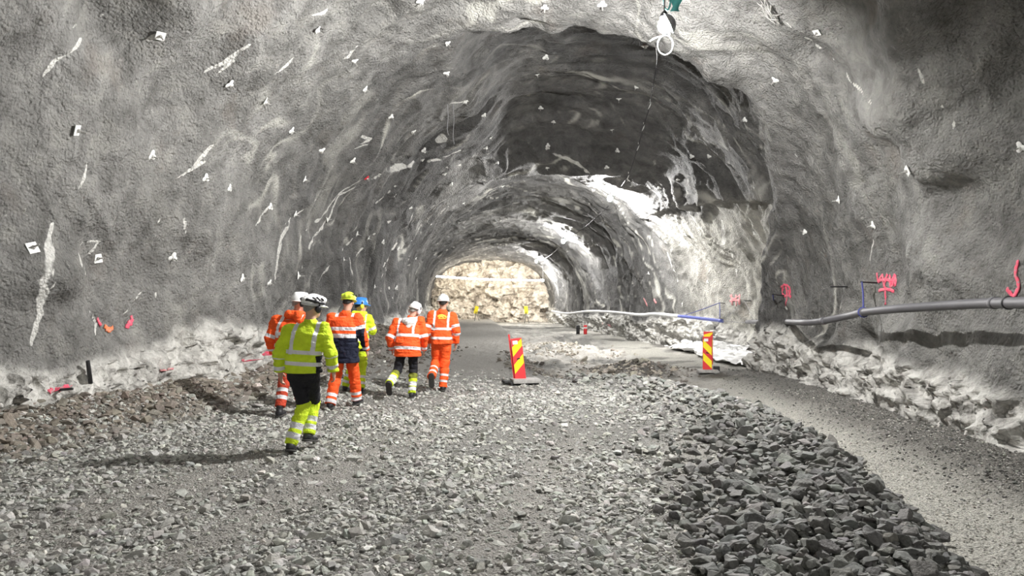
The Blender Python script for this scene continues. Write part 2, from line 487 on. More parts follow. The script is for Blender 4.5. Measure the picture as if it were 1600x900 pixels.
# lime veins that follow the ring in the middle distance
w_ = fbm(LV * .5, 2, 91)
sv = ph * 6.2
vq = np.stack([sv * .38 + w_ * 1.2, yy * 1.15 + w_ * 2.2 + sv * .15, 0 * yy], 1)
vein = ridged(vq, 3, 401)
vein = sstep(.60, .84, vein) * sstep(10, 17, yy) * (.3 + .7 * sstep(-.1, .3, fbm(LV * .7, 2, 405))) * .85

fresh = sstep(19.9, 20.6, yy) * sstep(33, 28, yy) * sstep(5.2, 4.4, LV[:, 2] + .3 * fbm(LV, 2, 411)) * (ph < 1.2)  # lamplight on the niche wall, put into its colour as a lift
damp = sstep(13, 20, yy + 2.5 * fbm(LV * .5, 3, 417)) * (1 - fresh) * (.35 + .65 * sstep(-.45, .05, fbm(LV * .45, 3, 419)))  # shade over the deeper lining, put into its colour in patches
def strip(name, j0, j1):
    cols = np.arange(j0, j1 + 1)
    ii, jj = np.meshgrid(np.arange(nY), cols, indexing='ij')
    idx = (ii * nP + jj).ravel(); k = len(cols)
    a, b = np.meshgrid(np.arange(nY - 1), np.arange(k - 1), indexing='ij'); a = a.ravel(); b = b.ravel()
    q = np.stack([a * k + b, (a + 1) * k + b, (a + 1) * k + b + 1, a * k + b + 1], 1)
    v = LV[idx]
    f0 = np.cross(v[q[0, 1]] - v[q[0, 0]], v[q[0, 2]] - v[q[0, 0]])
    if (f0 @ gn.reshape(-1, 3)[idx[q[0, 0]]]) < 0: q = q[:, ::-1]
    me = fast_mesh(name, v, q)
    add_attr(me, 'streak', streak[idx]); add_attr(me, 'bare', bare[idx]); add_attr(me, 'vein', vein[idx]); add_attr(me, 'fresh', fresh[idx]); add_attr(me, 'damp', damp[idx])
    me.normals_split_custom_set_from_vertices(gn.reshape(-1, 3)[idx].tolist())
    o = link(name, me, M_lining); tag(o, kind='structure'); return o
jr = int(np.searchsorted(phis, math.radians(52))); jl = int(np.searchsorted(phis, math.radians(128)))
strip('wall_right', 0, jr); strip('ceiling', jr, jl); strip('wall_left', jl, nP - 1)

# far rock face closing the tunnel
def face(name, y, sgn, mat, n=230, amp=1.0):
    cx, a, b, nn = [float(v) for v in sect(np.array([y]))[0:4]] if False else [float(np.ravel(v)[0]) for v in sect(np.array([y]))]
    gx, gz = np.meshgrid(np.linspace(cx - a - 1.5, cx + a + 1.5, n), np.linspace(-1.2, ZC + b + 1.5, int(n * .7)))
    p = np.stack([gx.ravel(), np.full(gx.size, y), gz.ravel()], 1)
    d = .55 * fbm(p * .45, 3, 501) + .38 * cells(p * np.array([.8, 1, 1.1]), 511) + .2 * cells(p * np.array([2.0, 1, 2.6]), 523) + .1 * cells(p * 5.2, 541)
    p[:, 1] += sgn * (-.5 * sstep(2.0, -.5, p[:, 2])) + amp * d * sgn * 1.3
    r, k = gx.shape
    A, B = np.meshgrid(np.arange(r - 1), np.arange(k - 1), indexing='ij'); A = A.ravel(); B = B.ravel()
    q = np.stack([A * k + B, A * k + B + 1, (A + 1) * k + B + 1, (A + 1) * k + B], 1)
    if sgn < 0: q = q[:, ::-1]
    me = fast_mesh(name, p, q); o = link(name, me, mat); tag(o, kind='structure'); return o
def face_mat():
    m, nt, bs = new_mat('blasted_rock')
    tc = N(nt, 'ShaderNodeTexCoord').outputs['Object']
    c = ramp(nt, noise(nt, tc, 1.1, 7, .68, .5), [(.34, (.16, .135, .105)), (.48, (.48, .43, .36)), (.62, (.74, .69, .60))]).outputs[0]
    L(nt, c, bs.inputs['Base Color']); bs.inputs['Roughness'].default_value = .8
    b = N(nt, 'ShaderNodeBump'); b.inputs['Strength'].default_value = .8; b.inputs['Distance'].default_value = .12
    L(nt, noise(nt, tc, 5, 5, .6), b.inputs['Height']); L(nt, b.outputs[0], bs.inputs['Normal'])
    return m
face('wall_back', 65.6, 1, face_mat())
face('wall_front', -15.4, -1, M_lining, n=60, amp=.4)
# ------------------------------------------------------------------ floor
def xe(y):           # right hand edge of the raised gravel layer
    return np.interp(y, [2, 5, 7, 9, 11, 13.2, 14.8, 15.8, 16.6, 17.6, 19, 24, 40, 66],
                     [2.2, 2.72, 3.3, 3.68, 3.72, 3.45, 3.0, 2.1, 1.4, .85, .45, .15, -.3, -2.0])
def xl_wall(y): return np.interp(y, _Y, _XL)
def xr_wall(y): return np.interp(y, _Y, _XR)
TRACKS = ((-2.45, .30), (-3.75, .42), (-.35, .26), (1.25, .30))
def track(x, y):
    u = x - .28 * (y - 5) + .12 * np.sin(y * .9)
    t = 0 * x
    for c, w in TRACKS: t = np.maximum(t, gauss(u - c, w))
    return t * sstep(11, 7.5, y)
def floor_masks(x, y):
    p = np.stack([x, y, 0 * x], 1)
    e = x - xe(y) + .18 * fbm(p * .9, 3, 601)
    low = sstep(-.05, .45, e)                                   # 1 on the lower lane and in the dug strip
    dug = low * sstep(15.4, 16.4, y) * sstep(4.9, 4.0, x + .02 * (y - 20) + .4 * fbm(p * .5, 2, 603)) * sstep(48, 40, y)
    ltoe = sstep(1.9, .2, x - xl_wall(y) + .5 * fbm(p * .8, 3, 605))
    rtoe = sstep(2.1, 1.2, xr_wall(y) - x + .4 * fbm(p * .7, 3, 607)) * sstep(22, 18, y)
    return p, e, low, dug, ltoe, rtoe
def floor_h(x, y, fine=True):
    x = np.asarray(x, float); y = np.asarray(y, float)
    p, e, low, dug, ltoe, rtoe = floor_masks(x, y)
    h = -.24 * low + .0 * x
    h += .13 * gauss(e + .28, .34) * sstep(17, 15, y)            # windrow crest
    h += -.22 * dug * (.7 + .6 * fbm(p * .45, 3, 611))
    h += .42 * ltoe ** 1.5 * sstep(3, 6, y)
    h += .16 * rtoe
    h += .34 * gauss(np.hypot((x - 3.25) / .75, (y - 20.3) / .9), 1) # dark heap beside the dug strip
    h += .25 * gauss(np.hypot((x - 1.7) / .9, (y - 30) / 1.4), 1) + .22 * gauss(np.hypot((x - 2.6) / .9, (y - 36) / 1.6), 1)
    h += .55 * gauss(np.hypot((x + 4.0) / .9, (y - 21.5) / 3.0), 1)  # gravel heap by the left wall
    h += .05 * fbm(p * .5, 3, 613) * sstep(3, 7, y) - .04 * track(x, y)
    h += .02 * fbm(p * 2.2, 3, 617)
    h += (.03 + .05 * dug) * fbm(p * 3.1, 3, 619) * sstep(14, 18, y)
    h += dug * .10 * ridged(p * 1.3, 3, 629) + dug * .07 * cells(np.stack([x * 3.2, y * 2.2, 0 * x + .5], 1), 637)
    if fine:
        h += .012 * fbm(p * 9, 2, 621) + .010 * vnoise(p * 24, 623)
    return h
fy = [1.2]
while fy[-1] < 66.8: fy.append(fy[-1] + max(.026, .0042 * fy[-1]))
fy = np.array([-16, -10, -5, -1.] + fy)
fx = np.linspace(-9.2, 10.2, 600)
FX, FY = np.meshgrid(fx, fy); x_, y_ = FX.ravel(), FY.ravel()
fz = floor_h(x_, y_)
p, e, low, dug, ltoe, rtoe = floor_masks(x_, y_)
r, k = FX.shape
A, B = np.meshgrid(np.arange(r - 1), np.arange(k - 1), indexing='ij'); A = A.ravel(); B = B.ravel()
q = np.stack([A * k + B, A * k + B + 1, (A + 1) * k + B + 1, (A + 1) * k + B], 1)
me = fast_mesh('floor', np.stack([x_, y_, fz], 1), q)
mudn = fbm(p * np.array([.8, .35, 1]), 4, 631)
mud = np.clip(dug * sstep(-.45, .0, mudn) * 1.0 + sstep(22, 26, y_) * low * sstep(.05, .3, mudn) * .6, 0, 1)
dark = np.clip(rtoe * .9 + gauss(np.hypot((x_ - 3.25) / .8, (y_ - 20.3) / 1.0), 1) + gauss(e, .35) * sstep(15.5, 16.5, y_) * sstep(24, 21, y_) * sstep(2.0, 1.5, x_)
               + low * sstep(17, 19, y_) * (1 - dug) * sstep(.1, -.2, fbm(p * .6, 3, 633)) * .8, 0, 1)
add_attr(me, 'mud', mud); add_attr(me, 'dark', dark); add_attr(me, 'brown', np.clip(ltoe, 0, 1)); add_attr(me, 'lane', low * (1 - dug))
add_attr(me, 'track', track(x_, y_) + sstep(15, 19, y_) * (1 - low) * .8)
def floor_mat():
    m, nt, bs = new_mat('crushed_stone')
    tc = N(nt, 'ShaderNodeTexCoord').outputs['Object']
    n1 = noise(nt, tc, 1.2, 5, .6); n2 = noise(nt, tc, 38, 5, .7)
    v = N(nt, 'ShaderNodeTexVoronoi'); v.inputs['Scale'].default_value = 45; L(nt, tc, v.inputs['Vector'])
    peb = N(nt, 'ShaderNodeSeparateColor'); L(nt, v.outputs['Color'], peb.inputs[0])
    c = ramp(nt, n2, [(.3, (.11, .109, .101)), (.5, (.24, .236, .218)), (.7, (.42, .412, .382))]).outputs[0]
    c = mix(nt, .35, c, ramp(nt, peb.outputs[0], [(0, (.13, .13, .12)), (1, (.42, .41, .385))]).outputs[0])
    c = mix(nt, attr(nt, 'lane').outputs['Fac'], c, mix(nt, 1.0, c, (1.9, 1.88, 1.82), 'MULTIPLY'))
    tr = math_n(nt, 'MULTIPLY', attr(nt, 'track').outputs['Fac'], .8)
    c = mix(nt, tr, c, ramp(nt, noise(nt, tc, 30, 6, .7), [(.3, (.28, .265, .24)), (.7, (.46, .44, .405))]).outputs[0])
    c = mix(nt, math_n(nt, 'MULTIPLY', attr(nt, 'brown').outputs['Fac'], .8), c, (.17, .14, .11))
    mc = ramp(nt, noise(nt, tc, 2.5, 7, .7), [(.3, (.36, .33, .28)), (.47, (.64, .61, .56)), (.62, (.76, .74, .70))]).outputs[0]
    c = mix(nt, attr(nt, 'mud').outputs['Fac'], c, mc)
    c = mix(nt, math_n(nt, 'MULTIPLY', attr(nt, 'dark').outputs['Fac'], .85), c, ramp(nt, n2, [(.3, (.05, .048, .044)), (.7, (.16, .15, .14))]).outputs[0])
    L(nt, c, bs.inputs['Base Color']); bs.inputs['Roughness'].default_value = .85; bs.inputs['Specular IOR Level'].default_value = .25
    b = N(nt, 'ShaderNodeBump'); b.inputs['Strength'].default_value = .9; b.inputs['Distance'].default_value = .03
    L(nt, v.outputs['Distance'], b.inputs['Height']); b.invert = True
    b2 = N(nt, 'ShaderNodeBump'); b2.inputs['Strength'].default_value = .8; b2.inputs['Distance'].default_value = .03
    L(nt, n2, b2.inputs['Height']); L(nt, b.outputs[0], b2.inputs['Normal']); L(nt, b2.outputs[0], bs.inputs['Normal'])
    return m
tag(link('floor', me, floor_mat()), kind='structure')

# ------------------------------------------------------------------ stones
def stone_shape(i):
    rr = np.random.default_rng(900 + i)
    bm = bmesh.new()
    for _ in range(13 + i % 5):
        v = rr.normal(size=3); v /= np.linalg.norm(v)
        v = v * np.array([1, .78, .6]) * rr.uniform(.82, 1.05)
        bm.verts.new(v)
    g = bmesh.ops.convex_hull(bm, input=bm.verts)
    loose = [v for v in bm.verts if not v.link_faces]
    bmesh.ops.delete(bm, geom=loose, context='VERTS')
    bmesh.ops.triangulate(bm, faces=bm.faces); bmesh.ops.recalc_face_normals(bm, faces=bm.faces)
    bm.verts.ensure_lookup_table(); bm.verts.index_update()
    V = np.array([v.co[:] for v in bm.verts]); T = np.array([[v.index for v in f.verts] for f in bm.faces])
    bm.free(); return V, T
SH = [stone_shape(i) for i in range(22)]

# candidates: x, y, size (half length), tone index, zone
def scatter(n, x0, x1, y0, y1, size, keep, zone):
    # uniform over the picture rather than over the ground: more stones close by
    t = rng.random(n); y = y0 * (y1 / y0) ** t if zone != 'toe' else y0 + (y1 - y0) * t
    x = x0 + (x1 - x0) * rng.random(n)
    m = keep(x, y) > rng.random(n)
    x, y = x[m], y[m]
    s = size(len(x), x, y)
    return x, y, s, [zone] * len(x)
def vis(x, y): return (np.abs(x) < .735 * y + .3) & (y > 4.2)
def k_main(x, y):
    p, e, low, dug, lt, rt = floor_masks(x, y)
    patch = sstep(-.5, .3, fbm(p * .55, 3, 641))
    return vis(x, y) * (1 - low) * (1 - .85 * track(x, y)) * (.35 + .65 * patch) * sstep(19, 14, y)
def k_row(x, y):
    p, e, low, dug, lt, rt = floor_masks(x, y)
    w = np.interp(y, [4, 8, 14, 16], [1.0, .8, .45, .3])
    return vis(x, y) * gauss(np.minimum(e + .25, 0), w) * (e < .42) * (e > -3 * w)
def k_toe(x, y):
    p, e, low, dug, lt, rt = floor_masks(x, y)
    return vis(x, y) * sstep(.05, .5, lt) * (x > xl_wall(y) - .1)
def k_rtoe(x, y):
    p, e, low, dug, lt, rt = floor_masks(x, y)
    return vis(x, y) * rt * .8
def k_lane(x, y):
    p, e, low, dug, lt, rt = floor_masks(x, y)
    return vis(x, y) * low * (1 - dug) * .9
def k_dug(x, y):
    p, e, low, dug, lt, rt = floor_masks(x, y)
    return vis(x, y) * np.clip(gauss(np.hypot((x - 3.25) / .9, (y - 20.3) / 1.1), 1) + gauss(e - .05, .3) * sstep(15.3, 16.2, y) * sstep(26, 22, y) * sstep(2.1, 1.5, x)
                               + gauss(np.hypot((x + 4.0) / 1.0, (y - 21.5) / 3.2), 1), 0, 1)
LN = lambda m, s, lo, hi: (lambda n, x, y: np.clip(m * np.exp(s * rng.normal(size=n)), lo, hi))
sets = [
    scatter(62000, -6.4, 3.9, 4.2, 19, LN(.027, .42, .014, .085), k_main, 'main'),
    scatter(26000, -6.4, 3.5, 4.2, 9.5, LN(.012, .3, .007, .022), lambda x, y: vis(x, y) * (x < xe(y) - .3) * (.25 + .75 * track(x, y)), 'main'),
    scatter(7000, 1.2, 4.3, 4.2, 16.6, LN(.058, .40, .026, .125), k_row, 'row'),
    scatter(16000, -6.6, -3.4, 6.0, 24, LN(.045, .45, .02, .13), k_toe, 'toe'),
    scatter(16000, 3.6, 7.2, 4.5, 20, LN(.017, .35, .01, .05), k_rtoe, 'rtoe'),
    scatter(14000, 3.0, 7.2, 4.2, 15, LN(.012, .35, .008, .03), k_lane, 'lane'),
    scatter(7000, -.5, 5.0, 16.5, 34, LN(.05, .45, .02, .16), lambda x, y: floor_masks(x, y)[3] * vis(x, y) * sstep(-.1, .4, fbm(np.stack([x * .9, y * .5, 0 * x], 1), 3, 643)), 'rubble'),
    scatter(9000, -5.2, 5.0, 15.5, 27, LN(.05, .45, .02, .13), k_dug, 'dug'),
]
sx = np.concatenate([s[0] for s in sets]); sy = np.concatenate([s[1] for s in sets]); ss = np.concatenate([s[2] for s in sets])
szn = np.concatenate([np.array(s[3]) for s in sets])
# a lone dark rock on the lane, and one pale block on the left heap
sx = np.append(sx, [4.02, -4.6]); sy = np.append(sy, [9.6, 13.3]); ss = np.append(ss, [.085, .13]); szn = np.append(szn, ['lone', 'pale'])
NS = len(sx)
sz = floor_h(sx, sy, False)
sz += ss * rng.uniform(-.05, .32, NS)
lift = (szn == 'row'); sz[lift] += rng.uniform(0, .07, lift.sum())
# orientations: mostly lying flat
ang = rng.uniform(0, 2 * math.pi, NS); tilt = rng.normal(0, .38, NS); tax = rng.uniform(0, 2 * math.pi, NS)
def rot_mats(ang, tilt, tax):
    ca, sa = np.cos(ang), np.sin(ang); Z = 0 * ca; O = Z + 1
    Rz = np.stack([np.stack([ca, -sa, Z], 1), np.stack([sa, ca, Z], 1), np.stack([Z, Z, O], 1)], 1)
    ux, uy = np.cos(tax), np.sin(tax); c, s = np.cos(tilt), np.sin(tilt)
    T = np.stack([np.stack([c + ux * ux * (1 - c), ux * uy * (1 - c), uy * s], 1),
                  np.stack([ux * uy * (1 - c), c + uy * uy * (1 - c), -ux * s], 1),
                  np.stack([-uy * s, ux * s, c], 1)], 1)
    return T @ Rz
RM = rot_mats(ang, tilt, tax)
shp = rng.integers(0, len(SH), NS)
asp = np.stack([rng.uniform(.85, 1.2, NS), rng.uniform(.8, 1.1, NS), rng.uniform(.65, 1.1, NS)], 1)
TONES = {'main': (.40, .398, .372), 'row': (.165, .165, .156), 'toe': (.225, .198, .168), 'rtoe': (.12, .118, .11), 'lane': (.40, .39, .36),
         'dug': (.16, .145, .125), 'rubble': (.47, .43, .37), 'lone': (.03, .03, .035), 'pale': (.62, .58, .52)}
base = np.array([TONES[z] for z in szn])
# beyond the crest the stones of the gravel layer shade from pale to dark over a metre
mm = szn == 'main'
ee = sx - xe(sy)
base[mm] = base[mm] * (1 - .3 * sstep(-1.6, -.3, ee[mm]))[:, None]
mr = szn == 'row'; base[mr] = base[mr] * (1 + .9 * sstep(8, 14, sy[mr]))[:, None]  # ridge rocks paler deeper in: lamplight put into their colour
mt = szn == 'toe'
g_ = sstep(.9, 1.8, (sx - xl_wall(sy)))[mt][:, None]
base[mt] = base[mt] * (1 - g_) + np.array(TONES['main']) * g_
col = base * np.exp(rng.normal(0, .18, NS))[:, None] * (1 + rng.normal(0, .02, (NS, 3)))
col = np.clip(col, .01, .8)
app = ss * 1000 / sy
inframe = (np.abs(sx) / sy < .69) & ((CAM_Z - sz) / sy < (900 - HORIZON) / F)
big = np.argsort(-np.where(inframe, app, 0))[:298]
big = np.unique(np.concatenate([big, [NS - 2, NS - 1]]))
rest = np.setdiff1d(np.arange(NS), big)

def stone_mat(obj_level):
    m, nt, bs = new_mat('loose_stone' if obj_level else 'gravel_stone')
    tc = N(nt, 'ShaderNodeTexCoord').outputs['Object']
    if obj_level:
        oi = N(nt, 'ShaderNodeObjectInfo'); c = oi.outputs['Color']; sc = 3.0
    else:
        c = attr(nt, 'tone').outputs['Color']; sc = 45.
    n = noise(nt, tc, sc, 5, .65)
    c = mix(nt, 1.0, c, ramp(nt, n, [(.3, (.7, .7, .7)), (.7, (1.3, 1.3, 1.28))]).outputs[0], 'MULTIPLY')
    L(nt, c, bs.inputs['Base Color']); bs.inputs['Roughness'].default_value = .72; bs.inputs['Specular IOR Level'].default_value = .3
    b = N(nt, 'ShaderNodeBump'); b.inputs['Strength'].default_value = .5; b.inputs['Distance'].default_value = .15 if obj_level else .01
    L(nt, n, b.inputs['Height']); L(nt, b.outputs[0], bs.inputs['Normal'])
    return m
VV, TT, CC = [], [], []; off = 0
for si, (V, T) in enumerate(SH):
    idx = rest[shp[rest] == si]
    if not len(idx): continue
    pts = np.einsum('nij,nkj->nki', RM[idx], V[None] * (asp[idx] * ss[idx][:, None])[:, None, :])
    pts = pts + np.stack([sx[idx], sy[idx], sz[idx]], 1)[:, None, :]
    VV.append(pts.reshape(-1, 3)); TT.append((T[None] + (np.arange(len(idx)) * len(V))[:, None, None] + off).reshape(-1, 3))
    CC.append(np.repeat(col[idx], len(V), axis=0)); off += len(idx) * len(V)
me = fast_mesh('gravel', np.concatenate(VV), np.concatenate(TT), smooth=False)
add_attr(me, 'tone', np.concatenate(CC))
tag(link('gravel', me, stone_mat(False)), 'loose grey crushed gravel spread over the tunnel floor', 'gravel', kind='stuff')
M_stone = stone_mat(True)
# the individual rocks carry their own, denser shapes
def rock_mesh(i):
    V, T = SH[i]
    bm = bmesh.new(); vs = [bm.verts.new(v) for v in V]
    for t in T: bm.faces.new([vs[j] for j in t])
    bmesh.ops.recalc_face_normals(bm, faces=bm.faces)
    bmesh.ops.bevel(bm, geom=list(bm.edges), offset=.035, segments=1, affect='EDGES', profile=.5)
    me = bpy.data.meshes.new('rock'); bm.to_mesh(me); bm.free(); me.materials.append(M_stone); return me
RMESH = [rock_mesh(i) for i in range(len(SH))]
ZL = {'row': ('dark angular rock in the coarse rock ridge along the edge of the raised gravel', 'rocks in the ridge along the gravel edge'),
      'main': ('grey angular stone lying loose among the gravel in front of the rock ridge', 'loose stones on the gravel'),
      'toe': ('brownish broken rock heaped along the foot of the left tunnel wall', 'broken rocks along the left wall'),
      'dug': ('dark lump of broken rock at the end of the gravel by the dug strip', 'rocks by the dug strip'),
      'lane': ('small pale stone on the smooth lane by the right wall', 'stones on the right lane'),
      'rubble': ('pale lump of rubble in the dug strip behind the leaning marker board', 'rubble in the dug strip'),
      'rtoe': ('small dark stone at the foot of the right wall', 'stones along the right wall')}
for i in big:
    o = link('rock', RMESH[shp[i]])
    o.location = (sx[i], sy[i], sz[i]); o.rotation_euler = Matrix(RM[i].tolist()).to_euler(); o.scale = (asp[i] * ss[i]).tolist()
    o.color = (*col[i], 1)
    zn = szn[i]
    if zn == 'lone': tag(o, 'small black rock lying alone on the smooth lane right of the rock ridge', 'rock')
    elif zn == 'pale': tag(o, 'pale cream block of stone on the heap along the left wall', 'rock')
    else: tag(o, ZL[zn][0], 'rock', ZL[zn][1])
print('stones', NS, {z: int((szn[big] == z).sum()) for z in set(szn)})
# ------------------------------------------------------------------ implicit bodies and clothes
class Vol:
    def __init__(s, lo, hi, h):
        s.h = h; s.lo = np.array(lo, float)
        s.n = np.ceil((np.array(hi) - s.lo) / h).astype(int) + 1
        s.f = np.full(s.n, .25, np.float32)
        s.ax = [s.lo[i] + h * np.arange(s.n[i]) for i in range(3)]
    def block(s, lo, hi, pad):
        i0 = np.clip(np.floor((np.array(lo) - pad - s.lo) / s.h).astype(int), 0, s.n)
        i1 = np.clip(np.ceil((np.array(hi) + pad - s.lo) / s.h).astype(int) + 1, 0, s.n)
        sl = tuple(slice(a, b) for a, b in zip(i0, i1))
        P = np.stack(np.meshgrid(*[s.ax[i][sl[i]] for i in range(3)], indexing='ij'), -1).astype(np.float32)
        return sl, P
    def join(s, sl, d, k):
        f = s.f[sl]
        if k <= 0: s.f[sl] = np.minimum(f, d); return
        h = np.clip(.5 + .5 * (f - d) / k, 0, 1)
        s.f[sl] = f * (1 - h) + d * h - k * h * (1 - h)
    def rc(s, a, b, ra, rb, k=.02, flat=None):
        a = np.array(a, np.float32); b = np.array(b, np.float32); m = max(ra, rb)
        sl, P = s.block(np.minimum(a, b) - m, np.maximum(a, b) + m, .05 + k)
        if P.size == 0: return
        ab = b - a; t = np.clip(((P - a) @ ab) / max(ab @ ab, 1e-9), 0, 1)
        v = P - a - t[..., None] * ab
        if flat is not None:
            ax, sc = flat; ax = np.array(ax, np.float32); q = v @ ax; v = v + (q * (1 / sc - 1))[..., None] * ax
        s.join(sl, np.linalg.norm(v, axis=-1) - (ra + (rb - ra) * t), k)
    def el(s, c, r, R=None, k=.02):
        c = np.array(c, np.float32); r = np.array(r, np.float32); m = r.max()
        sl, P = s.block(c - m, c + m, .05 + k)
        if P.size == 0: return
        v = P - c
        if R is not None: v = v @ np.array(R, np.float32)
        k0 = np.linalg.norm(v / r, axis=-1); k1 = np.linalg.norm(v / (r * r), axis=-1) + 1e-9
        s.join(sl, k0 * (k0 - 1) / k1, k)
    def loft(s, rows, k=.03):
        """rows: z, cx, cy, half width, half depth"""
        R = np.array(rows, np.float32); z0, z1 = R[0, 0], R[-1, 0]; m = R[:, 3:].max()
        sl, P = s.block([R[:, 1].min() - m, R[:, 2].min() - m, z0], [R[:, 1].max() + m, R[:, 2].max() + m, z1], .06)
        z = P[..., 2]
        g = [np.interp(z, R[:, 0], R[:, i]).astype(np.float32) for i in range(1, 5)]
        n = 2.35
        q = (np.abs((P[..., 0] - g[0]) / g[2]) ** n + np.abs((P[..., 1] - g[1]) / g[3]) ** n) ** (1 / n)
        d = (q - 1) * np.minimum(g[2], g[3])
        d = np.maximum(d, np.maximum(z0 - z, z - z1))
        s.join(sl, d.astype(np.float32), k)
    def pts(s):
        return np.stack(np.meshgrid(*s.ax, indexing='ij'), -1)
    def wrinkle(s, amp, sc, seed):
        band = np.abs(s.f) < amp * 2 + s.h * 2
        P = np.stack([s.ax[i][q] for i, q in enumerate(np.nonzero(band))], 1)
        s.f[band] += amp * ridged(P * np.array(sc), 2, seed).astype(np.float32)
    def cut(s, p, n):
        """keep the side the normal n points away from"""
        n = np.array(n, float); n /= np.linalg.norm(n)
        g = (s.ax[0][:, None, None] - p[0]) * n[0] + (s.ax[1][None, :, None] - p[1]) * n[1] + (s.ax[2][None, None, :] - p[2]) * n[2]
        s.f = np.maximum(s.f, g.astype(np.float32))
    def mesh(s, relax=1):
        f = s.f; f[0] = f[-1] = .1; f[:, 0] = f[:, -1] = .1; f[:, :, 0] = f[:, :, -1] = .1
        ins = f < 0
        nx, ny, nz = f.shape
        acc = np.zeros((nx - 1, ny - 1, nz - 1, 3), np.float32); cnt = np.zeros((nx - 1, ny - 1, nz - 1), np.int16)
        edges = []
        for ax in range(3):
            sa = [slice(None)] * 3; sb = [slice(None)] * 3; sa[ax] = slice(0, -1); sb[ax] = slice(1, None)
            fa, fb = f[tuple(sa)], f[tuple(sb)]
            m = (fa < 0) != (fb < 0)
            I = np.stack(np.nonzero(m), 1)
            t = fa[m] / (fa[m] - fb[m])
            pos = I.astype(np.float32).copy(); pos[:, ax] += t
            o1, o2 = [(1, 2), (2, 0), (0, 1)][ax]
            cellsq = []
            for da, db in ((0, 0), (1, 0), (1, 1), (0, 1)):
                c = I.copy(); c[:, o1] -= da; c[:, o2] -= db
                cellsq.append(c)
                np.add.at(acc, (c[:, 0], c[:, 1], c[:, 2]), pos); np.add.at(cnt, (c[:, 0], c[:, 1], c[:, 2]), 1)
            edges.append((cellsq, fa[m] < 0))
        used = cnt > 0
        idm = np.full(cnt.shape, -1, np.int64); idm[used] = np.arange(used.sum())
        V = acc[used] / cnt[used][:, None] * s.h + s.lo
        Q = []
        for cs, inside in edges:
            q = np.stack([idm[c[:, 0], c[:, 1], c[:, 2]] for c in cs], 1)
            q[inside] = q[inside][:, ::-1]
            Q.append(q)
        Q = np.concatenate(Q)[:, ::-1]
        for _ in range(relax):
            sm = np.zeros_like(V); c = np.zeros(len(V), np.float32)
            for i in range(4):
                a, b = Q[:, i], Q[:, (i + 1) % 4]
                np.add.at(sm, a, V[b]); np.add.at(c, a, 1); np.add.at(sm, b, V[a]); np.add.at(c, b, 1)
            V = V * .4 + .6 * sm / c[:, None]
        return V.astype(np.float64), Q

def seg_t(P, a, b):
    a = np.array(a, float); b = np.array(b, float); ab = b - a
    t = np.clip(((P - a) @ ab) / (ab @ ab), -.3, 1.3)
    return t, np.linalg.norm(P - a - np.clip(t, 0, 1)[:, None] * ab, axis=1)

# ---- fabrics
def fabric(name, col, rough=.75, var=.10, sheen=.0):
    m, nt, bs = new_mat(name)
    tc = N(nt, 'ShaderNodeTexCoord').outputs['Object']
    n = noise(nt, tc, 9, 5, .6)
    r = ramp(nt, n, [(.3, tuple(c * (1 - var) for c in col)), (.7, tuple(min(1, c * (1 + var)) for c in col))])
    L(nt, r.outputs[0], bs.inputs['Base Color']); bs.inputs['Roughness'].default_value = rough
    bs.inputs['Specular IOR Level'].default_value = .3
    w = noise(nt, tc, 16, 4, .6, .8)
    b = N(nt, 'ShaderNodeBump'); b.inputs['Strength'].default_value = .6; b.inputs['Distance'].default_value = .04
    L(nt, w, b.inputs['Height']); L(nt, b.outputs[0], bs.inputs['Normal'])
    return m
FAB = {
    'yellow': fabric('hi_vis_yellow_cloth', (.62, .80, .03)), 'orange': fabric('hi_vis_orange_cloth', (.90, .105, .018)),
    'red': fabric('shaded_red_cloth', (.55, .065, .03)),  # trousers in shadow: the shade is put into the red
    'black': fabric('black_work_cloth', (.012, .012, .016)), 'navy': fabric('navy_work_cloth', (.008, .011, .028)),
    'olive': fabric('olive_cloth', (.20, .22, .03)), 'grey': fabric('grey_cloth', (.10, .10, .105)),
    'tape': fabric('silver_reflective_tape', (.74, .74, .77), .45, .05), 'white': fabric('white_lining_cloth', (.72, .71, .68)),
}
M_boot = plain('boot_leather', (.02, .02, .024), .55, 0, .3, 20); M_sole = plain('boot_rubber', (.05, .048, .045), .8, 0, .2, 30)
M_blackp = plain('black_plastic', (.015, .015, .017), .4)
M_helm = {k: plain('helmet_' + k, c, .35, 0, .03, 6) for k, c in
          {'white': (.80, .80, .80), 'lime': (.58, .75, .06), 'blue': (.04, .20, .62), 'yellow': (.85, .80, .05)}.items()}
def skin_mat():
    m, nt, bs = new_mat('skin')
    tc = N(nt, 'ShaderNodeTexCoord').outputs['Object']
    n = ramp(nt, noise(nt, tc, 14, 4), [(.3, (.88, .86, .85)), (.7, (1.08, 1.05, 1.05))]).outputs[0]
    c = mix(nt, 1., attr(nt, 'tone').outputs['Color'], n, 'MULTIPLY')
    L(nt, c, bs.inputs['Base Color']); bs.inputs['Roughness'].default_value = .5
    bs.inputs['Subsurface Weight'].default_value = .0
    return m
M_skin = skin_mat()
M_hair = {'brown': plain('brown_hair', (.06, .035, .02), .6, 0, .4, 60, .004), 'dark': plain('dark_hair', (.015, .012, .01), .6, 0, .4, 60, .004),
          'grey': plain('greying_hair', (.25, .23, .21), .6, 0, .3, 60, .004)}

def head_rot(yaw, pitch, roll=0):
    return (Matrix.Rotation(-math.radians(yaw), 3, 'Z') @ Matrix.Rotation(math.radians(roll), 3, 'Y') @ Matrix.Rotation(-math.radians(pitch), 3, 'X'))

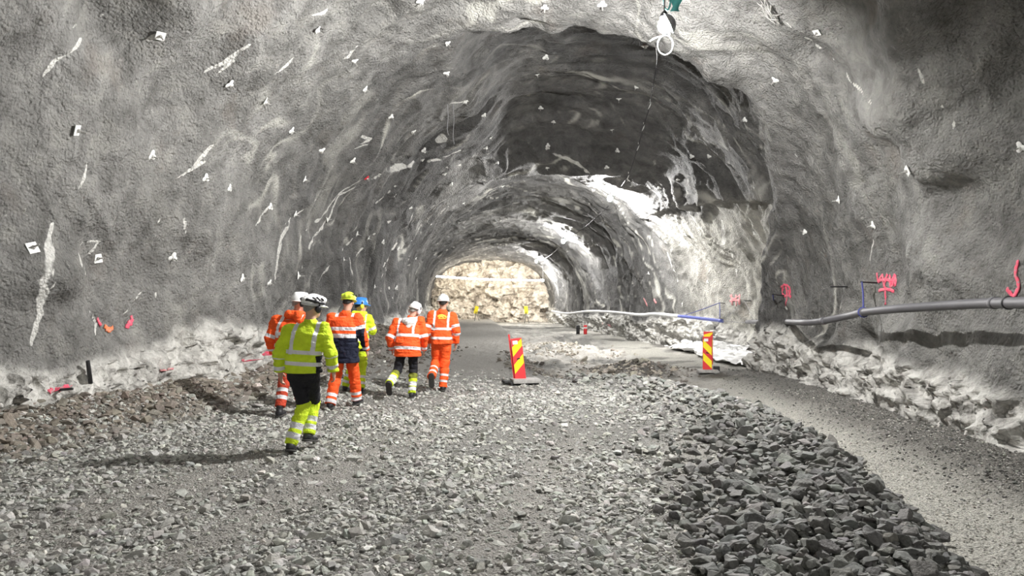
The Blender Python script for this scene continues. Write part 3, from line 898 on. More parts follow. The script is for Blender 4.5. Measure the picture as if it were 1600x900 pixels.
def make_person(sp):
    k = sp['H'] / 1.83
    J = {n: np.array(v, float) * k for n, v in sp['joints'].items()}
    root = empty('person', sp['loc'], (0, 0, sp.get('rot', 0)))
    tag(root, sp['label'], 'person', 'group of workers walking into the tunnel')
    HR = head_rot(*sp['head']); R = np.array(HR)
    hc = J['head']
    hp = lambda x, y, z: hc + R @ (np.array([x, y, z]) * k)
    pel, che, neck = J['pelvis'], J['chest'], J['neck']
    # ---------- the body: one continuous skin
    allp = np.array(list(J.values())); lo = allp.min(0) - .22; hi = allp.max(0) + .25; lo[2] = min(lo[2], 0) - .04
    v = Vol(lo, hi, .0065)
    v.el(hp(0, -.012, .02), np.array([.076, .096, .10]) * k, R, .0)
    v.el(hp(0, .03, -.035), np.array([.062, .066, .075]) * k, R, .03)
    v.el(hp(0, .062, -.085), np.array([.032, .03, .028]) * k, R, .03)       # chin
    v.rc(hp(0, .088, .015), hp(0, .112, -.03), .010 * k, .014 * k, .015)     # nose
    v.rc(hp(-.02, .085, -.062), hp(.02, .085, -.062), .009 * k, .009 * k, .012)  # lips
    for s in (-1, 1):
        v.el(hp(s * .032, .078, .02), np.array([.016, .012, .010]) * k, R, .006)
        v.el(hp(s * .079, -.005, -.01), np.array([.010, .02, .033]) * k, R, .006)  # ear
    v.rc(neck - np.array([0, 0, .04]), hc + R @ np.array([0, -.02, -.06]) * k, .062 * k, .056 * k, .03)
    v.loft([(pel[2] - .10 * k, pel[0], pel[1], .15 * k, .10 * k), (pel[2], pel[0], pel[1], .165 * k, .115 * k), (pel[2] + .14 * k, .5 * (pel[0] + che[0]), .5 * (pel[1] + che[1]), .135 * k, .095 * k),
            (che[2], che[0], che[1], .165 * k, .115 * k), (che[2] + .10 * k, che[0], che[1], .16 * k, .095 * k), (neck[2] - .02, neck[0], neck[1], .07 * k, .07 * k)], .03)
    for s, nm in ((-1, 'l'), (1, 'r')):
        sh, el_, wr = J['sho_' + nm], J['elb_' + nm], J['wri_' + nm]
        v.rc(sh, el_, .055 * k, .043 * k, .03); v.rc(el_, wr, .043 * k, .028 * k, .02)
        d = (wr - el_) / np.linalg.norm(wr - el_); f = np.array(sp.get('thumb_' + nm, (0, 1, 0)), float); f -= d * (f @ d); f /= np.linalg.norm(f)
        n = np.cross(d, f) * (1 if nm == 'l' else -1)
        n = n * (1 if n @ np.array([-s, 0, 0]) > 0 else -1)                  # palm towards the body
        v.rc(wr, wr + d * .03, .026 * k, .028 * k, .015, (n, .75))
        v.el(wr + d * .055 * k, np.array([.04, .017, .052]) * k, np.stack([f, n, d], 1), .015)
        for q, (off, ln) in enumerate(((.028, .075), (.010, .084), (-.009, .078), (-.027, .062))):
            a = wr + d * .098 * k + f * off * k; curl = .35 + .12 * q
            p0 = a - d * .012
            for t, (fr, rr) in enumerate(((.45, .0092), (.32, .0085), (.23, .0078))):
                an = curl * (t + .4); p1 = p0 + (d * math.cos(an) + n * math.sin(an)) * ln * fr * k
                v.rc(p0, p1, (rr + .0006) * k, rr * k, .003); p0 = p1
        a = wr + d * .025 * k + f * .030 * k; b = a + (d * .55 + f * .62 + n * .45) * .042 * k; c = b + (d * .85 + n * .4 + f * .1) * .034 * k
        v.rc(a, b, .014 * k, .0105 * k, .01); v.rc(b, c, .0105 * k, .0088 * k, .004)
        hp_, kn, an_ = J['hip_' + nm], J['kne_' + nm], J['ank_' + nm]
        v.rc(hp_, kn, .082 * k, .055 * k, .04); v.rc(kn, an_, .056 * k, .036 * k, .02)
        v.rc(kn + (an_ - kn) * .15 - np.array([0, .02, 0]), kn + (an_ - kn) * .5 - np.array([0, .012, 0]), .045 * k, .035 * k, .03)
        fr_ = sp['foot_' + nm]; RF = np.array(Matrix.Rotation(-math.radians(fr_[0]), 3, 'Z') @ Matrix.Rotation(-math.radians(fr_[1]), 3, 'X'))
        v.rc(an_ + RF @ np.array([0, -.03, -.05]), an_ + RF @ np.array([0, .15, -.062]), .032 * k, .024 * k, .02)
    V, Q = v.mesh()
    me = fast_mesh('body', V, Q)
    tone = np.tile(np.array([.56, .34, .25], np.float32), (len(V), 1))
    loc = (V - hc) @ R / k
    for s in (-1, 1):
        e = np.linalg.norm((loc - [s * .032, .09, .02]) / [.013, .02, .007], axis=1) < 1; tone[e] = (.7, .68, .66)
        e = np.linalg.norm((loc - [s * .032, .092, .02]) / [.006, .02, .006], axis=1) < 1; tone[e] = (.03, .02, .015)
    lp = np.linalg.norm((loc - [0, .094, -.062]) / [.026, .02, .009], axis=1) < 1; tone[lp] = (.42, .17, .15)
    add_attr(me, 'tone', tone); link('body', me, M_skin, root)
    # ---------- hair, helmet (in head space)
    def head_child(name, vol, mat, parent=root, smooth=True, label=None):
        V, Q = vol.mesh(); me = fast_mesh(name, V, Q); o = link(name, me, mat, parent)
        if parent is root:
            o.matrix_local = Matrix.Translation(hc.tolist()) @ HR.to_4x4() @ Matrix.Scale(k, 4)
        if label: o['label'] = label
        return o
    hv = Vol((-.12, -.15, -.12), (.12, .1, .15), .006)
    hv.el((0, -.018, .015), (.083, .103, .098), None, 0); hv.el((0, -.055, -.035), (.066, .056, .052), None, .03)
    hv.cut((0, .045, 0), (0, 1, -.25)); hv.cut((0, -.02, .02), (0, .8, -1)); hv.cut((0, 0, -.085), (0, 0, -1)); hv.wrinkle(.003, (60, 60, 20), 9)
    head_child('hair', hv, M_hair[sp.get('hair', 'brown')])
    hm = sp['helmet']
    vent = hm.get('style') == 'vent'
    sv = Vol((-.17, -.19, -.05), (.17, .24, .21), .0055)
    sv.el((0, -.005, .04), (.112, .138, .128), None, 0)
    if vent:
        sv.rc((0, -.12, .09), (0, .10, .11), .035, .04, .03)
        for s in (-1, 1): sv.rc((s * .055, -.11, .085), (s * .055, .09, .10), .035, .04, .02)
    else:
        sv.rc((0, -.08, .135), (0, .08, .14), .028, .03, .03)
    sv.cut((0, 0, .03), (0, -.12, -1))
    sv.rc((0, -.02, .034), (0, .05, .03), .128, .122, .01, ((0, 0, 1), .10))
    sv.rc((0, .06, .030), (0, .115, .022), .105, .085, .02, ((0, 0, 1), .11))
    shell = head_child('helmet', sv, M_helm[hm['col']], label=hm.get('label'))
    if vent:
        for s in (-1, 1):
            for j in range(3):
                bm = bmesh.new(); add_tube(bm, smooth_path([(s * (.075 + .012 * j), -.085 + .05 * j, .135 - .012 * abs(j - 1)), (s * (.086 + .01 * j), -.06 + .05 * j, .115), (s * .1, -.04 + .05 * j, .095)], 4), [.003] + [.009] * 7 + [.003], 8)
                bm_obj('vent', bm, M_blackp, shell, True)
    if hm.get('band'):
        bm = bmesh.new(); pts = [(.124 * math.sin(a), -.006 - .150 * math.cos(a), .072 + .022 * math.cos(a)) for a in np.linspace(-2.1, 2.1, 30)]
        add_tube(bm, pts, .016, 8); bm_obj('goggle_strap', bm, M_blackp, shell, True)
        for s, c in ((-.95, 0), (.15, 1), (1.2, 0)):
            bm = bmesh.new(); bmesh.ops.create_uvsphere(bm, u_segments=16, v_segments=10, radius=.03)
            bmesh.ops.scale(bm, vec=(1.15, .6, .7), verts=bm.verts)
            bmesh.ops.rotate(bm, matrix=Matrix.Rotation(s, 3, 'Z'), verts=bm.verts)
            bmesh.ops.translate(bm, vec=(.127 * math.sin(s), -.006 - .153 * math.cos(s), .072 + .022 * math.cos(s)), verts=bm.verts)
            bm_obj('buckle', bm, M_helm['white'] if c else M_blackp, shell, True)
    if hm.get('muffs'):
        for s in (-1, 1):
            ev = Vol((-.05, -.06, -.07), (.05, .06, .07), .005)
            ev.el((0, 0, 0), (.026, .038, .048), None, 0); ev.rc((-s * .018, 0, 0), (-s * .026, 0, 0), .03, .03, .01)
            V, Q = ev.mesh(); o = link('ear_defender', fast_mesh('ear_defender', V + np.array([s * .118, -.01, -.005]), Q), M_helm.get(hm['muffs'], M_blackp) if hm['muffs'] != 'black' else M_blackp, shell)
            bm = bmesh.new(); add_tube(bm, [(s * .128, -.012, .03), (s * .134, -.012, .065), (s * .118, -.012, .09)], .008, 8); bm_obj('muff_arm', bm, M_blackp, shell, True)
    # ---------- garments
    def garment(name, vol, segs, kinds, base, label=None, snaps=()):
        """segs: id -> (a, b, r); kinds(seg, t, P) -> list of (tape name, lo, hi, mask) bands in t; base(seg,t,P) -> fabric key array"""
        V, Q = vol.mesh()
        def classify(P):
            best = np.full(len(P), 1e9); sid = np.zeros(len(P), int); tt = np.zeros(len(P))
            for i, (sn, a, b, r) in enumerate(segs):
                t, d = seg_t(P, a, b); d = d - r
                m = d < best; best[m] = d[m]; sid[m] = i; tt[m] = t[m]
            return sid, tt
        sid, tt = classify(V)
        bands = kinds
        for bn, sn, lo_, hi_, msk in bands:                    # move vertices onto the tape edges so the edges run clean
            i = [q[0] for q in segs].index(sn); a, b = np.array(segs[i][1], float), np.array(segs[i][2], float)
            ln = np.linalg.norm(b - a); ax = (b - a) / ln
            for edge in (lo_, hi_):
                if msk == 'strap':
                    continue
                dl = (edge - tt) * ln; m = (sid == i) & (np.abs(dl) < vol.h * .55)
                V[m] += ax * dl[m][:, None] * .9
        for sn, c0 in snaps:
            for i, q in enumerate(segs):
                if q[0].startswith(sn):
                    a, b = np.array(q[1], float), np.array(q[2], float); ln = np.linalg.norm(b - a); dl = (c0 - tt) * ln
                    m = (sid == i) & (np.abs(dl) < vol.h * .55); V[m] += (b - a) / ln * dl[m][:, None] * .9
        fc = V[Q].mean(1); sid, tt = classify(fc)
        lab = np.full(len(Q), -1)
        for bi, (bn, sn, lo_, hi_, msk) in enumerate(bands):
            i = [q[0] for q in segs].index(sn)
            if msk == 'strap':                                  # vertical brace over the shoulder: lo/hi are an x range
                xr = fc[:, 0] - np.interp(fc[:, 2], [pel[2], che[2], neck[2]], [pel[0], che[0], neck[0]])
                m = (sid == i) & (xr > lo_) & (xr < hi_) & (fc[:, 2] > sp['strap_z'] * k)
            else:
                m = (sid == i) & (tt > lo_) & (tt < hi_)
            lab[m] = bi
        keys = base(np.array([q[0] for q in segs])[sid], tt, fc)
        kk = sorted(set(keys.tolist()))
        def sub(nm, fm, mats, par, midx=None):
            used = np.unique(Q[fm]); rm = np.full(len(V), -1); rm[used] = np.arange(len(used))
            me = fast_mesh(nm, V[used], rm[Q[fm]])
            for mm_ in mats: me.materials.append(mm_)
            if midx is not None: me.polygons.foreach_set('material_index', midx[fm].astype(np.int32)); me.update()
            return link(nm, me, None, par)
        mi = np.array([kk.index(q) for q in keys])
        o = sub(name, lab < 0, [FAB[q] for q in kk], root, mi)
        if label: o['label'] = label
        for bi, bd in enumerate(bands):
            if (lab == bi).sum() > 6:
                t_ = sub(bd[0], lab == bi, [FAB['tape']], o); t_['label'] = 'silver reflective tape'
        return o
    # trousers
    tr = sp['trousers']
    lo2 = np.array([allp[:, 0].min() - .2, allp[:, 1].min() - .25, -.05]); hi2 = np.array([allp[:, 0].max() + .2, allp[:, 1].max() + .25, pel[2] + .28 * k])
    v = Vol(lo2, hi2, .0075)
    v.el(pel + np.array([0, -.01, -.01]) * k, np.array([.185, .14, .15]) * k, None, .02)
    v.loft([(pel[2] + .02, pel[0], pel[1], .18 * k, .13 * k), (pel[2] + .22 * k, .6 * pel[0] + .4 * che[0], .6 * pel[1] + .4 * che[1], .165 * k, .12 * k)], .03)
    segs = [('hip', pel + np.array([0, 0, .25 * k]), pel - np.array([0, 0, .02]), .15)]
    wd = tr.get('wide', 1.0)
    for nm in 'lr':
        h_, kn, an_ = J['hip_' + nm], J['kne_' + nm], J['ank_' + nm]
        end = kn + (an_ - kn) * tr.get('end', 1.06)
        v.rc(h_, kn, .108 * k, .082 * k * wd, .035); v.rc(kn, end, .082 * k * wd, .078 * k * wd, .03)
        segs += [('thigh_' + nm, h_, kn, .09), ('shin_' + nm, kn, an_, .08)]
    v.wrinkle(.014, (7, 7, 13), 33 + sp['seed'])
    for nm in 'lr':
        kn, an_ = J['kne_' + nm], J['ank_' + nm]; d = an_ - kn; end = kn + d * tr.get('end', 1.06); d = d / np.linalg.norm(d)
        sl, P = v.block(end - .16, end + .16, 0)
        rr = P - end; ax_ = rr @ d.astype(np.float32); rad = np.linalg.norm(rr - ax_[..., None] * d, axis=-1)
        g = np.where(rad < .13, ax_, -1); v.f[sl] = np.maximum(v.f[sl], g.astype(np.float32))
    bands = [('reflective_band', 'shin_' + nm, a, b, None) for nm in 'lr' for (a, b) in tr['bands']]
    garment('trousers', v, segs, bands, lambda s, t, P: np.array([tr['fn'](a, b) for a, b in zip(s, t)]), tr.get('label'), tr.get('snaps', ()))
    # boots
    for nm in 'lr':
        an_ = J['ank_' + nm]; yw, pt = sp['foot_' + nm]
        bv = Vol((-.09, -.14, -.13), (.09, .26, .17), .006)
        bv.rc((0, -.004, .035), (0, -.012, -.02), .052, .05, 0); bv.el((0, -.035, -.058), (.044, .055, .05), None, .03)
        bv.rc((0, -.02, -.055), (0, .13, -.068), .046, .044, .03); bv.el((0, .15, -.07), (.048, .06, .038), None, .02)
        bv.cut((0, 0, -.082), (0, 0, -1)); bv.wrinkle(.003, (20, 30, 40), 5)
        V, Q = bv.mesh(); b = link('boot', fast_mesh('boot', V, Q), M_boot, root)
        b.matrix_local = Matrix.Translation(an_.tolist()) @ Matrix.Rotation(-math.radians(yw), 4, 'Z') @ Matrix.Rotation(-math.radians(pt), 4, 'X') @ Matrix.Scale(k, 4)
        so = Vol((-.09, -.14, -.14), (.09, .26, -.05), .006)
        so.rc((0, -.05, -.09), (0, .15, -.09), .052, .054, 0); so.cut((0, 0, -.082), (0, 0, 1)); so.cut((0, 0, -.105), (0, 0, -1))
        V, Q = so.mesh(); link('sole', fast_mesh('sole', V, Q), M_sole, b)
    # jacket
    jk = sp['jacket']; w = jk.get('wide', 1.0); hz = jk['hem'] * k
    v = Vol([allp[:, 0].min() - .2, allp[:, 1].min() - .2, hz - .06], [allp[:, 0].max() + .2, allp[:, 1].max() + .25, neck[2] + .16], .0075)
    mid = .5 * (pel + che)
    v.loft([(hz - .03, pel[0], pel[1], .225 * k * w, .165 * k * w), (pel[2] + .06 * k, pel[0], pel[1], .215 * k * w, .16 * k * w), (mid[2] + .02, mid[0], mid[1], .212 * k * w, .158 * k * w),
            (che[2], che[0], che[1], .225 * k * w, .16 * k * w), (che[2] + .09 * k, che[0], che[1], .215 * k, .135 * k), (neck[2] - .05 * k, neck[0], neck[1], .13 * k, .10 * k), (neck[2] + .01 * k, neck[0], neck[1], .08 * k, .08 * k)], .02)
    segs = [('torso', (pel[0], pel[1], hz), (neck[0], neck[1], hz + 1.0), .19)]
    for nm in 'lr':
        sh, e_, wr = J['sho_' + nm], J['elb_' + nm], J['wri_' + nm]
        v.rc(sh, e_, .088 * k, .078 * k, .045); v.rc(e_, wr, .078 * k, .062 * k, .025)
        v.rc(neck + np.array([0, 0, -.05]), sh, .06 * k, .07 * k, .04)
        segs += [('upper_' + nm, sh, e_, .075), ('fore_' + nm, e_, wr, .07)]
    v.rc(neck - np.array([0, 0, .06 * k]), neck + np.array([0, .008, .035 * k]), .088 * k, .075 * k, .02)
    v.wrinkle(.016, (6, 6, 12), 63 + sp['seed'])
    v.cut((0, 0, hz), (0, 0, -1)); v.cut(neck + np.array([0, 0, .05 * k]), (0, -.25, 1))
    for nm in 'lr':
        e_, wr = J['elb_' + nm], J['wri_' + nm]; d = (wr - e_); d /= np.linalg.norm(d)
        sl, P = v.block(wr - .14, wr + .14, 0)
        rr = P - wr; ax_ = rr @ d.astype(np.float32); rad = np.linalg.norm(rr - ax_[..., None] * d, axis=-1)
        v.f[sl] = np.maximum(v.f[sl], np.where(rad < .10, ax_ - .01, -1).astype(np.float32))
    z2t = lambda z: (z * k - hz)
    bands = [('reflective_band', 'torso', z2t(a), z2t(b), None) for a, b in jk['bands']]
    for a, b in jk.get('straps', ()): bands.append(('shoulder_strap', 'torso', a * k, b * k, 'strap'))
    for sn, a, b in jk['arm']: bands += [('reflective_band', sn + nm, a, b, None) for nm in 'lr']
    garment('jacket', v, segs, bands, lambda s, t, P: np.array([jk['fn'](a, b, c) for a, b, c in zip(s, t, P / k)]), jk.get('label'), [(n_, c_ if n_ != 'torso' else z2t(c_)) for n_, c_ in jk.get('snaps', ())])
    if sp.get('hood'):
        v = Vol(neck - .3, neck + .3, .007)
        hd = sp['hood']; up = lambda x, y, z: neck + np.array([x, y, z]) * k
        if hd == 'bunched':
            v.rc(up(-.10, .0, .03), up(-.06, -.09, .015), .055 * k, .07 * k, .02); v.rc(up(-.06, -.09, .015), up(.07, -.09, .01), .07 * k, .07 * k, .03)
            v.rc(up(.07, -.09, .01), up(.11, .02, .02), .07 * k, .05 * k, .02); v.rc(up(.06, -.11, -.02), up(.10, -.10, -.09), .06 * k, .045 * k, .03)
        else:
            v.rc(up(-.08, -.13, -.05), up(.07, -.13, -.04), .075 * k, .075 * k, .03); v.rc(up(-.01, -.17, -.08), up(-.02, -.215, -.24), .095 * k, .03 * k, .04)
        v.wrinkle(.014, (12, 12, 16), 91)
        V, Q = v.mesh(); fc = V[Q].mean(1)
        o = link('hood', fast_mesh('hood', V, Q), FAB[sp.get('hood_col', 'orange')], root)
        if sp.get('hood_label'): o['label'] = sp['hood_label']
    return root, J, k

# ---- the six workers
def joints(**kw):
    J = dict(pelvis=(0, 0, .95), chest=(0, .02, 1.28), neck=(0, .02, 1.49), head=(0, .05, 1.655),
             sho_l=(-.19, .02, 1.415), sho_r=(.19, .02, 1.415), elb_l=(-.27, -.03, 1.13), elb_r=(.27, -.03, 1.13), wri_l=(-.27, .06, .90), wri_r=(.27, .06, .90),
             hip_l=(-.09, 0, .92), hip_r=(.09, 0, .92), kne_l=(-.10, .06, .51), kne_r=(.10, .06, .51), ank_l=(-.10, 0, .105), ank_r=(.10, 0, .105))
    J.update(kw); return J
def ploc(px, y, dz=0.): 
    x = (px - 800) / F * y
    return (x, y, float(floor_h(np.array([x]), np.array([y]), False)[0]) + dz + .012)
def two(lo, hi, thr): return lambda s, t: (lo if (s.startswith('shin') and t > thr) else hi)
make_person(dict(seed=1, H=1.84, loc=ploc(474, 8.6), head=(38, 4, 6), hair='grey',
    label='person in yellow jacket and black trousers with yellow lower legs, nearest the camera',
    joints=joints(chest=(.03, .02, 1.28), neck=(.065, .03, 1.48), head=(.10, .05, 1.65), sho_l=(-.165, .02, 1.39), sho_r=(.23, .02, 1.40),
                  elb_l=(-.265, -.04, 1.12), wri_l=(-.275, .05, .89), elb_r=(.325, -.03, 1.13), wri_r=(.335, .07, .91),
                  kne_l=(.0, .04, .52), ank_l=(-.095, -.12, .115), kne_r=(.062, .24, .53), ank_r=(.045, .10, .19)),
    foot_l=(0, 14), foot_r=(12, 12),
    helmet=dict(col='white', style='vent', band=True, muffs='black', label='white vented helmet with a black goggle strap'),
    trousers=dict(snaps=(('thigh', .94),), bands=((.50, .66), (.76, .92)), fn=lambda s, t: ('yellow' if s.startswith('shin') and t > -.08 else 'yellow' if s.startswith('thigh') and t > .94 else 'black')),
    strap_z=1.12,
    jacket=dict(hem=.90, wide=1.0, bands=((.985, 1.03), (1.115, 1.16)), straps=((-.155, -.105), (.10, .15)), arm=(('fore_', -.03, .17), ('fore_', .56, .76)),
                fn=lambda s, t, p: 'black' if (s == 'torso' and p[0] > .175 and p[1] < .1 and p[2] < 1.1) else 'yellow')))
make_person(dict(seed=2, H=1.87, loc=ploc(452, 11.2), head=(55, 4, 3), hair='grey', hood='bunched', hood_label='orange hood bunched behind the neck',
    label='person in orange jacket with a bunched hood and white helmet, walking nearest the left wall',
    joints=joints(chest=(.0, .03, 1.28), neck=(.07, .06, 1.48), head=(.135, .10, 1.66), elb_l=(-.285, -.03, 1.14), wri_l=(-.27, .10, .93),
                  kne_l=(-.09, .07, .51), ank_l=(-.095, -.12, .105), kne_r=(.10, .20, .53), ank_r=(.10, .28, .13)),
    foot_l=(0, 0), foot_r=(0, -8), helmet=dict(col='white', muffs='black', label='white helmet'),
    trousers=dict(wide=1.08, end=.92, bands=((.30, .43), (.56, .69)), fn=lambda s, t: 'red'), strap_z=1.15,
    jacket=dict(hem=.84, wide=1.05, bands=((1.00, 1.05), (1.17, 1.22)), straps=((-.17, -.12), (.10, .15)), arm=(('upper_', .78, .96), ('fore_', .62, .80)), fn=lambda s, t, p: 'orange')))
make_person(dict(seed=3, H=1.87, loc=ploc(538, 11.85), head=(8, 8, 2), hair='dark',
    label='person in orange and navy jacket with orange trousers and a lime green helmet',
    joints=joints(neck=(.02, .05, 1.48), head=(.045, .09, 1.65), sho_l=(-.20, .02, 1.40), sho_r=(.21, .02, 1.40), elb_r=(.295, -.02, 1.13), wri_r=(.33, .10, .90), elb_l=(-.29, 0, 1.12), wri_l=(-.28, .12, .92),
                  kne_l=(-.125, .03, .51), ank_l=(-.175, -.16, .105), kne_r=(.13, .14, .51), ank_r=(.155, .20, .12)),
    foot_l=(-5, 0), foot_r=(12, -4), helmet=dict(col='lime', style='vent', label='lime green vented helmet'),
    trousers=dict(wide=1.12, end=1.08, bands=((.72, .84), (.93, 1.06)), fn=lambda s, t: 'orange'), strap_z=1.42,
    jacket=dict(snaps=(('torso', 1.12), ('upper', .6)), hem=.70, wide=1.06, bands=((1.085, 1.15), (1.20, 1.255)), straps=((-.15, -.10), (.10, .15)), arm=(('upper_', .48, .68), ('fore_', .74, .92)),
                fn=lambda s, t, p: ('orange' if p[2] > 1.12 else 'navy') if s == 'torso' else ('orange' if (s.startswith('upper') and t < .6) else 'orange' if (s.endswith('r') and p[0] > .335) else 'navy'))))
make_person(dict(seed=4, H=1.78, loc=ploc(559, 13.8), head=(62, 4, 0), hair='dark', hood='bunched', hood_col='yellow',
    label='person in yellow jacket and blue helmet with yellow ear defenders, half hidden behind the others',
    joints=joints(elb_r=(.275, .08, 1.17), wri_r=(.24, .32, 1.24), sho_r=(.205, .02, 1.42), neck=(.02, .03, 1.48), head=(.05, .06, 1.65),
                  kne_l=(-.12, .16, .52), ank_l=(-.25, .10, .12), kne_r=(.09, .05, .51), ank_r=(.09, -.1, .105)),
    foot_l=(0, 0), foot_r=(0, 0), helmet=dict(col='blue', muffs='yellow', label='blue helmet with yellow ear defenders'),
    trousers=dict(bands=((.50, .62), (.78, .90)), fn=lambda s, t: 'yellow' if s.startswith('shin') else 'black' if t < .3 else 'yellow'), strap_z=1.15,
    jacket=dict(hem=.84, bands=((.98, 1.03), (1.13, 1.18)), straps=((-.16, -.11), (.12, .17)), arm=(('upper_', .70, .88), ('fore_', .6, .75)), fn=lambda s, t, p: 'yellow')))
make_person(dict(seed=5, H=1.78, loc=ploc(637, 13.1), head=(32, 18, 8), hair='grey', hood='hanging', hood_col='white', hood_label='white lined hood hanging on the back',
    label='person in orange jacket and black trousers with a pale hood hanging on the back, mid-stride',
    joints=joints(chest=(.0, .07, 1.26), neck=(.04, .15, 1.44), head=(.105, .21, 1.575), sho_l=(-.215, .08, 1.37), sho_r=(.225, .08, 1.39), elb_l=(-.315, -.02, 1.10), wri_l=(-.30, .08, .88), elb_r=(.305, .02, 1.10), wri_r=(.285, .15, .87),
                  kne_l=(-.17, -.05, .50), ank_l=(-.27, -.36, .30), kne_r=(.095, .10, .51), ank_r=(.09, -.04, .105)),
    foot_l=(0, 58), foot_r=(10, 0), helmet=dict(col='white', muffs='white', label='white helmet'),
    trousers=dict(snaps=(('shin', .22), ('shin', .45)), wide=1.02, bands=((.58, .76), (.80, .96)), fn=lambda s, t: 'black' if (not s.startswith('shin') or t < .22) else 'olive' if t < .45 else 'yellow'), strap_z=1.12,
    jacket=dict(hem=.75, wide=1.14, bands=((.86, .915), (1.09, 1.145)), straps=((-.20, -.155), (.09, .135)), arm=(('upper_', .86, 1.05), ('fore_', .74, .95)), fn=lambda s, t, p: 'orange')))
r6, J6, k6 = make_person(dict(seed=6, H=1.83, loc=ploc(690, 14.0), head=(4, 2, 0), hair='dark',
    label='person dressed all in orange with a white helmet, furthest right of the walkers',
    joints=joints(neck=(.02, .02, 1.50), head=(.03, .03, 1.66), sho_l=(-.18, .02, 1.42), sho_r=(.20, .02, 1.41), elb_r=(.285, -.03, 1.13), wri_r=(.27, .05, .88), elb_l=(-.27, -.02, 1.13), wri_l=(-.25, .10, .90),
                  kne_l=(-.115, .12, .53), ank_l=(-.155, -.26, .30), kne_r=(.06, .03, .51), ank_r=(.035, -.06, .105)),
    foot_l=(0, 68), foot_r=(0, 0), helmet=dict(col='white', label='white helmet'),
    trousers=dict(wide=1.1, end=1.10, bands=((.50, .60), (.78, .88)), fn=lambda s, t: 'orange'), strap_z=1.14,
    jacket=dict(hem=.88, wide=.95, bands=((.965, 1.015), (1.145, 1.19)), straps=((-.155, -.115), (.11, .15)), arm=(('upper_', .62, .80), ('fore_', .12, .32)), fn=lambda s, t, p: 'orange')))
# small yellow emblem on that worker's back: a swoosh over a bar
def patch_on_back():
    bm = bmesh.new()
    jk = [o for o in r6.children if o.name.startswith('jacket')][0]
    me = jk.data; vs = np.empty(len(me.vertices) * 3); me.vertices.foreach_get('co', vs); vs = vs.reshape(-1, 3)
    def back(x, z):
        m = (np.abs(vs[:, 0] - x) < .012) & (np.abs(vs[:, 2] - z) < .012)
        return (vs[m, 1].min() if m.any() else -.12) - .006
    for (pts, w) in (([(-.085, 1.395), (-.05, 1.425), (0, 1.43), (.05, 1.41), (.085, 1.385)], .012), ([(-.06, 1.375), (-.02, 1.405), (.03, 1.385)], .010), ([(-.07, 1.365), (.07, 1.365)], .007)):
        P = smooth_path([(x + .02, 0, z) for x, z in pts], 6)
        prev = None
        for i, p in enumerate(P):
            d = (P[min(i + 1, len(P) - 1)] - P[max(i - 1, 0)]).normalized(); n = Vector((-d.z, 0, d.x)) * w
            row = [bm.verts.new((q.x, back(q.x, q.z), q.z)) for q in (p + n, p - n)]
            if prev: bm.faces.new([prev[0], prev[1], row[1], row[0]])
            prev = row
    o = bm_obj('emblem', bm, plain('yellow_print', (.80, .55, .05), .6), jk); o['label'] = 'yellow printed emblem'
    sol = o.modifiers.new('thickness', 'SOLIDIFY'); sol.thickness = .003
patch_on_back()
# ------------------------------------------------------------------ helpers on the lining
def on_lining(P, off=0.0):
    P = np.atleast_2d(np.array(P, float))
    cx = sect(P[:, 1])[0]
    phi = np.arctan2(P[:, 2] - ZC, P[:, 0] - cx); phi = np.where(phi < -1.6, phi + 2 * math.pi, phi)
    r = base_r(phi, P[:, 1]) + disp(phi, P[:, 1], True) - off
    return surf_p(phi, P[:, 1], r)
def basis(n):
    z = Vector(n).normalized(); x = Vector((0, 0, 1)).cross(z)
    if x.length < .2: x = Vector((0, 1, 0)).cross(z)
    x.normalize(); y = z.cross(x)
    return Matrix((x, y, z)).transposed()

# ------------------------------------------------------------------ rock bolts
M_bolt = plain('galvanised_plate', (.80, .80, .77), .5, 0, .12, 40); M_steel = plain('dusty_steel', (.42, .41, .39), .5, .4, .2, 40)
M_peg = plain('black_steel', (.03, .03, .032), .5, .3, .3, 40)
def bolt_meshes(square):
    bm = bmesh.new()
    if square:
        add_box(bm, (0, 0, .012), (.16, .15, .010), None, .004)
        bmesh.ops.subdivide_edges(bm, edges=bm.edges, cuts=1)
    else:
        n = 36; ring = []
        for lvl, (zz, rr) in enumerate(((.030, .10), (.020, .55), (.006, 1.0), (-.004, 1.0))):
            ring.append([bm.verts.new((math.cos(a) * .105 * rr * (.50 + .50 * abs(math.cos(1.5 * a)) ** 1.6), math.sin(a) * .105 * rr * (.50 + .50 * abs(math.cos(1.5 * a)) ** 1.6), zz))
                         for a in (2 * math.pi * k / n for k in range(n))])
        for A, B in zip(ring[:-1], ring[1:]):
            for k in range(n): bm.faces.new([A[k], A[(k + 1) % n], B[(k + 1) % n], B[k]])
        bm.faces.new(ring[0]); bm.faces.new(ring[-1][::-1])
    plate = bpy.data.meshes.new('plate'); bmesh.ops.recalc_face_normals(bm, faces=bm.faces); bm.to_mesh(plate); bm.free(); plate.materials.append(M_bolt)
    bm = bmesh.new(); bmesh.ops.create_cone(bm, cap_ends=True, segments=6, radius1=.030, radius2=.024, depth=.03, matrix=Matrix.Translation((0, 0, .038)))
    nut = bpy.data.meshes.new('nut'); bm.to_mesh(nut); bm.free(); nut.materials.append(M_bolt if not square else M_steel)
    bm = bmesh.new(); add_tube(bm, [(0, 0, -.03), (0, 0, .06), (.004, 0, .135), (.006, 0, .14)], [.0125, .0125, .0125, .006], 8)
    rod = bpy.data.meshes.new('rod_end'); bm.to_mesh(rod); bm.free(); rod.materials.append(M_steel)
    return plate, nut, rod
BM = {s: bolt_meshes(s) for s in (True, False)}
